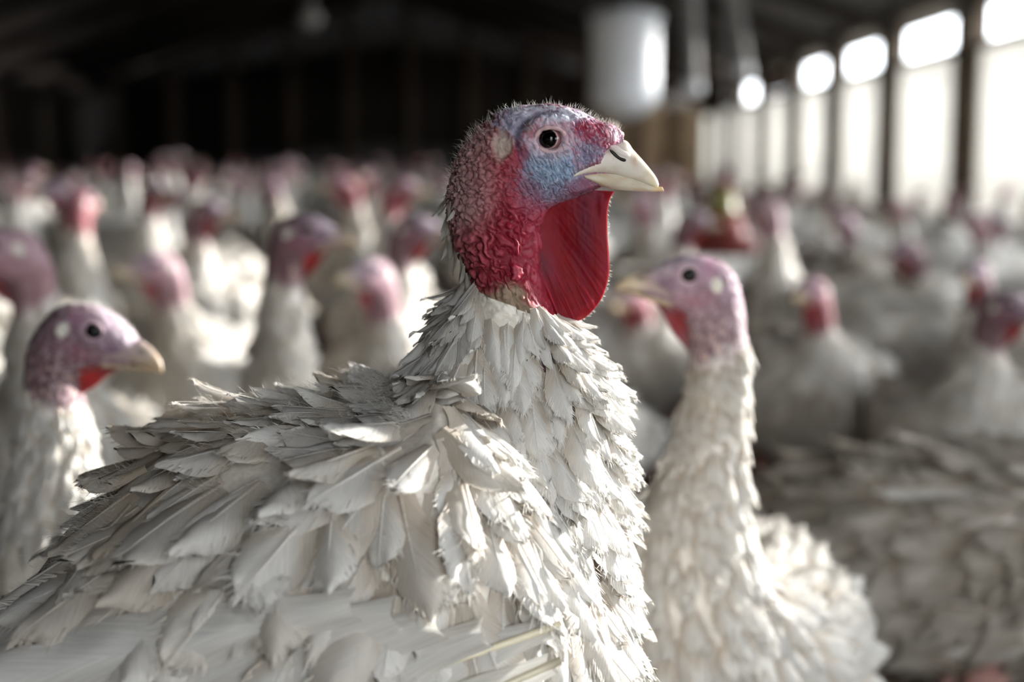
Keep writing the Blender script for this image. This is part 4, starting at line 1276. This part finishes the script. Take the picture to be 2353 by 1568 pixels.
def turkey(label, px, py, D, yaw, hyaw=0.0, hpitch=0.0, sc=1.0, tint='plum', seed=1, near=False, sit=0.0, dx=0.0, dirt_shade=0.0, girth=1.0, group='turkeys of the flock behind', zoff=None):
    tgt = P(px, py, D)
    yaw, hyaw, hpitch = math.radians(yaw), math.radians(hyaw), math.radians(hpitch)
    eside = -0.02 if math.sin(yaw + hyaw + math.pi / 2) > 0 else 0.02
    dz = tgt[2] / sc - 0.62 + sit / sc
    rng = np.random.default_rng(seed)
    S, n = (260, 150) if near else (84, 44)
    s, G, c, sk = bird_geometry(S, n, hyaw, hpitch, dz, dx, tint, seed, fine=bool(near), girth=girth)
    v, f = close_ends(G)
    g = Geo(); g.put(v, f, np.concatenate([c, c[:1], c[-1:]]))
    legs(g)
    o = add('turkey', g.mesh('turkey_body', M_BIRD), None, label=label, category='turkey')
    if group:
        o['group'] = group
    hp_ = head_parts(hyaw, hpitch, dz, dx, tint, 0)
    for nm in ('upper_beak', 'lower_beak', 'wattle'):
        gq = Geo(); gq.put(*hp_[nm]); part(nm, gq, M_WATTLE if nm == 'wattle' else M_BEAK, o)
    for k_ in (0, 1):
        gq = Geo(); gq.put(*hp_['eye'][k_]); part('eye', gq, M_EYE, o)
        part('eyelid', hp_['eyelid'][k_], M_BIRD, o)
    if near:                                                   # pale fuzz on the crown
        NN_ = grid_normals(G); hr = []
        for _ in range(260):
            i_ = np.searchsorted(s, rng.uniform(12.5, 19.0)) - 1; j_ = int(round(rng.normal(0, 0.55) / (2 * math.pi) * n)) % n
            dv = NN_[i_, j_] + rng.normal(0, 0.3, 3); dv /= np.linalg.norm(dv)
            hr.append((G[i_, j_], dv, rng.uniform(0.002, 0.005), 0.00018))
        part('bristles', bristles(hr), M_HAIR, o, kind='stuff')
    # coat
    fsize = lambda q: np.interp(q, [0, 4, 7, 9, 10.3], [0.085, 0.072, 0.052, 0.034, 0.022]) * (1.0 if near else 1.15)
    i, j = body_samples(G, s, SKIN_S, fsize, 2.6 if near else 1.7, rng)
    NN = grid_normals(G); a_ = np.linspace(0, 2 * math.pi, n, endpoint=False)
    ps = G[i, j]; nm_ = NN[i, j]; dd = np.gradient(G, axis=0)[i, j]; dd /= np.linalg.norm(dd, axis=1, keepdims=True) + 1e-9
    nk = sstep(6, 8.5, s[i]); lt = np.abs(np.sin(a_[j]))
    fw = -dd + (1 - nk)[:, None] * (0.3 * lt)[:, None] * np.array([0, 0, -1.0])
    fw -= (fw * nm_).sum(1)[:, None] * nm_; fw += rng.normal(0, 0.14, fw.shape); fw -= (fw * nm_).sum(1)[:, None] * nm_
    fw /= np.linalg.norm(fw, axis=1, keepdims=True) + 1e-9
    lf_ = np.maximum(rng.normal(0.19, 0.07, len(ps)), 0.09); sz = fsize(s[i]) * rng.uniform(0.75, 1.2, len(ps))
    R3 = frames(fw, nm_, lf_, rng.normal(0, 0.15, len(ps)))
    ps = ps - fw * (sz * 0.25)[:, None] + nm_ * 0.002
    cl = np.ones((len(ps), 3)) * np.array([0.83, 0.80, 0.74]) * rng.uniform(0.9, 1.05, (len(ps), 1))
    so = (sstep(0.45, 0.75, fbm(ps * 9, seed + 37)) * (0.25 if near else 0.45))[:, None]
    cl = cl * (1 - so) + np.array([0.52, 0.44, 0.33]) * so
    cl = cl * (1 - dirt_shade * rng.uniform(0.7, 1.0, (len(cl), 1))) + np.array([0.26, 0.215, 0.16]) * dirt_shade  # coat browned for soil and for shade painted into its colour
    place(o, pose_points(np.array([[0.0, eside, 0.0]]), np.array([20.0]), hyaw, hpitch, dz, dx)[0], tgt, yaw, sc)
    if sit:
        o.location.z -= sit
    if near:
        Mo = np.array(Matrix.LocRotScale(o.location, o.rotation_euler, o.scale))
        pwd = ps @ Mo[:3, :3].T + Mo[:3, 3]; nwd = nm_ @ Mo[:3, :3].T
        u_, v_ = project(pwd); cdv = CAM - pwd; dist_ = np.linalg.norm(cdv, axis=1)
        vs = ((nwd * cdv).sum(1) > 0.1 * dist_) & (u_ > -30) & (u_ < 2380) & (v_ < 1600)
        od = np.argsort(-np.where(vs, sz / dist_, 0))[:near]
        pk_ = rng.integers(0, len(FM_B), len(ps)); pkn = rng.integers(0, len(FM_N), len(ps))
        for q in od:
            feather_obj(o, FM_N[pkn[q]] if s[i][q] > 7 else FM_B[pk_[q]], ps[q], R3[q], sz[q], cl[q])
        kp = np.setdiff1d(np.arange(len(ps)), od)
        gp = plumage(BODY_F, ps[kp], R3[kp], sz[kp], cl[kp], pk_[kp])
    else:
        gp = plumage(LOW_F, ps, R3, sz, cl, rng.integers(0, len(LOW_F), len(ps)))
    add('plumage', gp.mesh('plumage', M_FEATHER_SOFT, True, True), o, kind='stuff')
    return o


SPECS = []


def spec(*a, **k):
    SPECS.append((list(a), k))


turkey('white turkey with plum head facing left, beak tip beside the sharp red wattle', 1583, 625, 1.22, 262, -80, 6, 0.865, 'plum', 11, near=170, dx=(-0.055, 0.06), girth=1.25, group='turkeys close by')
turkey('white turkey with dark plum head at the left edge, facing right beside the sharp one', 215, 718, 1.20, -14, 12, 29, 0.885, 'dark', 12, near=110, group='turkeys close by')
turkey('white turkey sitting at the lower right corner with only its back showing, browned for soil and shade', 2700, 1000, 1.78, -4, 0, 10, 1.08, 'dark', 13, near=110, sit=0.07, dirt_shade=0.75, group='turkeys close by')
turkey('turkey with dark head and bright red throat at the right edge, facing right', 2325, 690, 2.24, -102, 72, 14, 0.94, 'dark', 34)
turkey('turkey with crimson face and throat turned to the camera on the right', 1885, 655, 2.6, 266, -34, 10, 0.97, 'red', 31)
spec('white turkey with brownish head and reddish throat, facing right, left of the sharp one', 707, 512, 2.12, -28, 24, 14, 1.0, 'dark', 14)
spec('pale pink-headed turkey facing left behind the plum-headed one at the left edge', 355, 597, 2.4, 205, 8, 10, 1.0, 'pink', 15)
spec('turkey with dark head and glowing red throat above the pale pink-headed one on the left', 475, 470, 2.8, -50, 30, 16, 1.0, 'dark', 16)
spec('pink-headed turkey cut off by the left edge of the picture, facing left', -18, 545, 1.58, 196, 0, 20, 1.0, 'pink', 17)
spec('turkey with a thin red neck between two dark heads at the upper left', 212, 452, 2.8, 62, 16, 8, 1.0, 'red', 18)
spec('small dark-headed turkey right of the thin red neck', 345, 425, 3.6, -60, 20, 14, 1.0, 'dark', 19)
spec('small purple-headed turkey nearest to the upper left corner of the flock', 128, 420, 3.5, 214, 14, 20, 1.0, 'plum', 20)
spec('turkey with dark head and bright red throat directly left of the sharp neck', 958, 510, 2.65, -26, 16, 14, 1.0, 'dark', 21)
spec('pale lilac-headed turkey facing left between the brownish-headed one and the sharp one', 862, 615, 2.35, 210, 18, 8, 1.0, 'pink', 22)
spec('turkey with a blurred plum head above the brownish-headed one', 612, 412, 4.6, 210, -20, 8, 1.0, 'plum', 23)
spec('leftmost of three small blurred heads left of the sharp head', 785, 412, 4.0, 196, 10, 12, 1.0, 'red', 24)
spec('middle one of three small blurred heads left of the sharp head', 852, 398, 5.0, 250, 10, 6, 1.0, 'red', 25)
spec('rightmost of three small blurred heads left of the sharp head', 925, 420, 3.8, -20, 10, 14, 1.0, 'red', 26)
spec('pale turkey partly hidden right of the pale pink head on the left', 545, 580, 4.2, 160, -30, 4, 1.0, 'pink', 27)
spec('turkey with a crimson throat hidden behind the beak of the plum-headed right one', 1462, 655, 2.4, 222, 14, 22, 1.0, 'red', 28)
spec('turkey with dark head and red throat right above the plum-headed right one', 1596, 498, 3.1, -36, 16, 12, 1.0, 'dark', 29)
spec('turkey with long pink neck standing right of the yellow drinker', 1742, 470, 3.2, 120, 20, 0, 1.0, 'pink', 30)
spec('turkey with dark red face and curved neck under the third window post on the right', 2085, 565, 3.2, 214, -20, 16, 1.0, 'dark', 32)
spec('dark-headed turkey half hidden behind the one at the right edge', 2262, 610, 2.9, 226, 8, 14, 1.0, 'dark', 33)
spec('tall pale turkey with white neck, just right of the sharp beak', 1478, 455, 3.7, 200, 10, 0, 1.0, 'pink', 36)
spec('turkey with slim neck between the crimson face and the curved neck on the right', 1945, 500, 3.7, 190, 20, 6, 1.0, 'plum', 37)
spec('pale turkey whose white slanting neck rises behind the brownish-headed one', 672, 372, 5.4, 20, 30, 4, 1.05, 'pink', 38)

# let the birds find room to stand: the body turns under the head, the bird may step a little nearer or farther
def footprint(px, py, D, yaw, sc):
    t = P(px, py, D)
    return [(t[0] + math.cos(yaw) * off * sc, t[1] + math.sin(yaw) * off * sc, 0.20 * sc) for off in (-0.04, -0.17, -0.30, -0.42)] + [(t[0] - math.cos(yaw) * 0.52 * sc, t[1] - math.sin(yaw) * 0.54 * sc, 0.15 * sc)]


fixed = [(x, y, r_ + 0.02) for x, y, r_ in XY_TAKEN]
state = []
for a, k in SPECS:
    state.append([a[3], math.radians(a[4]), a[6 + 1]])
for sweep in range(4):
    for n_, (a, k) in enumerate(SPECS):
        look = math.radians(a[4] + a[5])
        others = fixed + [q for m_, (b, kb) in enumerate(SPECS) if m_ != n_ and (sweep > 0 or m_ < n_) for q in footprint(b[1], b[2], state[m_][0], state[m_][1], state[m_][2])]
        best = None
        for mul in (1.0, 0.94, 1.06, 0.88, 1.12, 1.18, 1.26):
            for da in range(-100, 101, 10):
                yw = look + math.radians(da); D_, sc_ = a[3] * mul, min(1.06, a[7] * mul ** 0.6)
                cost = 0.14 * abs(mul - 1) + 0.05 * abs(math.cos(yw)) + 0.0004 * abs(math.degrees(math.sin((yw - math.radians(a[4])) / 2)))
                for x, y, r_ in footprint(a[1], a[2], D_, yw, sc_):
                    cost += 2 * max(0, x - (WX - 0.35))
                    for ox_, oy_, orr in others:
                        dd_ = r_ + orr - math.hypot(x - ox_, y - oy_)
                        if dd_ > 0:
                            cost += dd_ ** 1.4 * 14
                if best is None or cost < best[0]:
                    best = (cost, D_, yw, sc_)
        state[n_] = [best[1], best[2], best[3]]
for (a, k), (D_, yw, sc_) in zip(SPECS, state):
    look = math.radians(a[4] + a[5])
    hy_ = (look - yw + math.pi) % (2 * math.pi) - math.pi
    turkey(a[0], a[1], a[2], D_, math.degrees(yw), math.degrees(hy_), a[6], sc_, *a[8:], **k)

# the far flock: copies of a few simple birds without loose parts
FAR = ((0, 5, 0.04, 'plum'), (35, 12, 0.0, 'pale'), (-40, 0, 0.08, 'red'), (15, 16, -0.02, 'dark'), (-20, 8, 0.10, 'pale'), (60, 6, 0.03, 'pink'), (-60, 10, 0.01, 'pale'), (10, 30, -0.14, 'plum'), (30, 8, -0.05, 'pale'), (-35, 14, -0.09, 'dark'), (10, 6, -0.03, 'red'))
PROTO = []
for k, (hy_, hpch, dzz, tn) in enumerate(FAR):
    hyr, hpr = math.radians(hy_), math.radians(hpch)
    s, G, c, sk = bird_geometry(64, 28, hyr, hpr, dzz, 0.0, tn, 60 + k, lump=0.007)
    v, f = close_ends(G)
    g = Geo(); g.put(v, f, np.concatenate([c, c[:1], c[-1:]])); legs(g)
    hp_ = head_parts(hyr, hpr, dzz, 0.0, tn, 1)
    for nm in ('upper_beak', 'lower_beak', 'wattle'):
        g.put(*hp_[nm])
    for e in hp_['eye']:
        g.put(*e)
    PROTO.append(g.mesh('far_turkey_body', M_BIRD))
TINT_WORD = {'plum': 'plum-headed', 'pale': 'pale-headed', 'red': 'reddish-headed', 'dark': 'dark-headed', 'pink': 'pink-headed'}
rs = random.Random(5)
q_ = P(1662, 480, 5.2); XY_TAKEN.append((q_[0], q_[1], 0.16))
count = 0; tries = 0
while count < 262 and tries < 60000:
    tries += 1
    Y = 1.9 + 17.0 * rs.random() ** 1.7
    X_ = rs.uniform(-0.40 * Y - 0.4, min(0.42 * Y + 0.3, WX - 0.42))
    if X_ < LX + 0.5 or (14.4 < Y < 15.7 and X_ > 0.3):
        continue
    sc = rs.uniform(0.95, 1.06)
    yaw = rs.uniform(0, 2 * math.pi)
    gap = 0.015 * max(0, Y - 4)
    spots = [(X_ + q * math.cos(yaw), Y + q * math.sin(yaw)) for q in (-0.17, 0.0, 0.17)]
    if any((x - a) ** 2 + (y - b) ** 2 < (0.178 + r_ + gap) ** 2 for a, b, r_ in XY_TAKEN for x, y in spots):
        continue
    right = X_ > 0.10 * Y + 0.25
    k = 7 if Y < 2.8 else rs.choice((8, 9, 10)) if right else rs.randrange(7)
    if right:
        sc *= 0.95
    o = add('turkey', PROTO[k], None, category='turkey')
    o.rotation_euler = (0, 0, yaw); o.scale = (sc,) * 3
    o.location = (X_ + 0.22 * sc * math.cos(yaw), Y + 0.22 * sc * math.sin(yaw), 0.62 * sc)
    px_, py_ = project(np.array([o.location.x, o.location.y, 0.64]))
    look = math.degrees(yaw) + FAR[k][0]
    fx, fy = math.cos(math.radians(look)), math.sin(math.radians(look))
    face_w = 'facing right' if fx > 0.7 else 'facing left' if fx < -0.7 else 'facing away' if fy > 0 else 'facing the camera'
    where = ['near the left edge', 'on the far left', 'left of the sharp head', 'just left of the sharp neck', 'behind the sharp head', 'right of the sharp beak', 'below the far windows', 'below the near windows'][int(np.clip(px_ / 2353 * 8, 0, 7))]
    row = 'front rows' if Y < 5 else 'middle rows' if Y < 9 else 'back rows'
    if Y < 2.8:
        o['label'] = 'white turkey with lowered head hidden between nearer birds, ' + where; o['group'] = 'turkeys with lowered heads'
    else:
        o['label'] = 'small blurred %s turkey %s, %s, %s' % (TINT_WORD[FAR[k][3]], face_w, where, row)
        o['group'] = 'far flock, ' + row
    for x, y in spots:
        XY_TAKEN.append((x, y, 0.15))
    count += 1
print('far birds', count, tries)

# ------------------------------------------------------------------ fittings
def cpt(px, py, Y):
    return P(px, py, Y)


# galvanised hopper hung under the roof
hx0 = cpt(1435, 140, 7.6)[0]; zt = cpt(1437, 45, 7.6)[2]; zb = cpt(1437, 232, 7.6)[2]; rad = 0.182
hop = bpy.data.objects.new('feed_hopper', None); COL.objects.link(hop); hop.location = (hx0, 7.6, zb)
hop['label'] = 'shiny grey metal feed hopper hanging above the flock beside the windows'; hop['category'] = 'hopper'
g = Geo(); h = zt - zb
g.lathe([(rad, 0), (rad, 0.02), (rad * 0.985, 0.03), (rad * 0.985, h - 0.04), (rad, h - 0.03), (rad, h), (rad - 0.006, h), (rad - 0.006, 0.0), (rad, 0)], 0, 0, 48)
part('drum', g, M_GALV, hop)
g = Geo(); g.lathe([(rad, 0.0), (rad * 0.85, -0.03), (rad * 0.30, -0.09), (0.02, -0.09)], 0, 0, 40); part('cone', g, M_GALV, hop)
g = Geo(); g.lathe([(rad + 0.015, h), (rad + 0.015, h + 0.02), (rad * 0.5, h + 0.06), (0.005, h + 0.08)], 0, 0, 40); part('lid', g, M_GALV, hop)
for k in range(3):
    a = 2 * math.pi * k / 3 + 0.4
    g = Geo(); g.tube([(rad * 0.9 * math.cos(a), rad * 0.9 * math.sin(a), h), (rad * 0.9 * math.cos(a), rad * 0.9 * math.sin(a), 1.9)], 0.008, 6); part('hanger', g, M_PIPE, hop)
# two hanging feed pipes beside the hopper
for (pa, pb, yy, lab) in (((1580, -160), (1590, 190), 9.0, 'grey hanging pipe next to the metal feed hopper'), ((1665, -160), (1705, 150), 9.6, 'slightly slanted grey hanging pipe nearest to the first bright window')):
    A = cpt(*pa, yy); B = cpt(*pb, yy)
    g = Geo(); ctr = B.copy()
    g.tube([A - ctr, (0, 0, 0)], 0.055, 14)
    o = bpy.data.objects.new('hanging_pipe', None); COL.objects.link(o); o.location = ctr
    o['label'] = lab; o['category'] = 'pipe'; o['group'] = 'hanging feed pipes'
    part('tube', g, M_PIPE, o)
    g = Geo(); g.lathe([(0.055, 0.0), (0.068, -0.01), (0.068, -0.06), (0.05, -0.07), (0.02, -0.07)], 0, 0, 18); part('collar', g, M_GALV, o)
# plywood partition at the far right end of the flock
xa = cpt(1352, 300, 15.0)[0]; xb = cpt(1610, 300, 15.0)[0]; zt = cpt(1450, 245, 15.0)[2]
pp = bpy.data.objects.new('plywood_partition', None); COL.objects.link(pp); pp.location = (xa, 15.0, 0)
pp['label'] = 'tan plywood partition standing behind the far flock under the hopper'; pp['category'] = 'partition'
w = (xb - xa) / 3
for k in range(3):
    g = Geo(); g.box((k * w + 0.004, -0.01 * (k % 2), 0), ((k + 1) * w - 0.004, 0.018, zt)); part('panel', g, M_PLY, pp, smooth=False)
for k in range(4):
    g = Geo(); g.box((k * w - 0.03, 0.02, 0), (k * w + 0.03, 0.08, zt + 0.05)); part('stud', g, M_POST, pp, smooth=False)
# bell drinker, red with a yellow neck
q = cpt(1662, 480, 5.2)
dr = bpy.data.objects.new('bell_drinker', None); COL.objects.link(dr); dr.location = q
dr['label'] = 'small red and yellow bell drinker hanging among the birds on the right'; dr['category'] = 'drinker'
g = Geo(); g.lathe([(0.02, 0.0), (0.06, -0.02), (0.09, -0.09), (0.115, -0.13), (0.12, -0.12), (0.14, -0.115), (0.145, -0.15), (0.10, -0.17), (0.02, -0.165)], 0, 0, 32); part('bell', g, M_REDPL, dr)
g = Geo(); g.lathe([(0.012, 0.07), (0.04, 0.06), (0.048, 0.0), (0.05, -0.02), (0.01, -0.03)], 0, 0, 24); part('neck', g, M_YELLOW, dr)
g = Geo(); g.lathe([(0.01, 0.07), (0.026, 0.072), (0.028, 0.105), (0.01, 0.11)], 0, 0, 20); part('valve', g, M_REDPL, dr)
g = Geo(); g.tube([(0, 0, 0.10), (0, 0, 2.0)], 0.004, 6); part('cord', g, M_PIPE, dr)
# unlit bulb on a cord under the roof
q = cpt(712, 40, 7.0)
bl = bpy.data.objects.new('light_bulb', None); COL.objects.link(bl); bl.location = q
bl['label'] = 'unlit round bulb hanging in the dark on the upper left'; bl['category'] = 'bulb'
g = Geo(); g.lathe([(0.004, -0.06), (0.035, -0.05), (0.055, -0.015), (0.05, 0.02), (0.025, 0.06), (0.02, 0.075)], 0, 0, 24); part('glass', g, plain('dull_glass', lin(120, 116, 112), rough=0.25), bl)
g = Geo(); g.lathe([(0.021, 0.07), (0.024, 0.075), (0.024, 0.12), (0.008, 0.13)], 0, 0, 18); part('socket', g, M_DARKWOOD, bl)
g = Geo(); g.tube([(0, 0, 0.125), (0, 0, 2.3)], 0.004, 6); part('cord', g, M_DARKWOOD, bl)
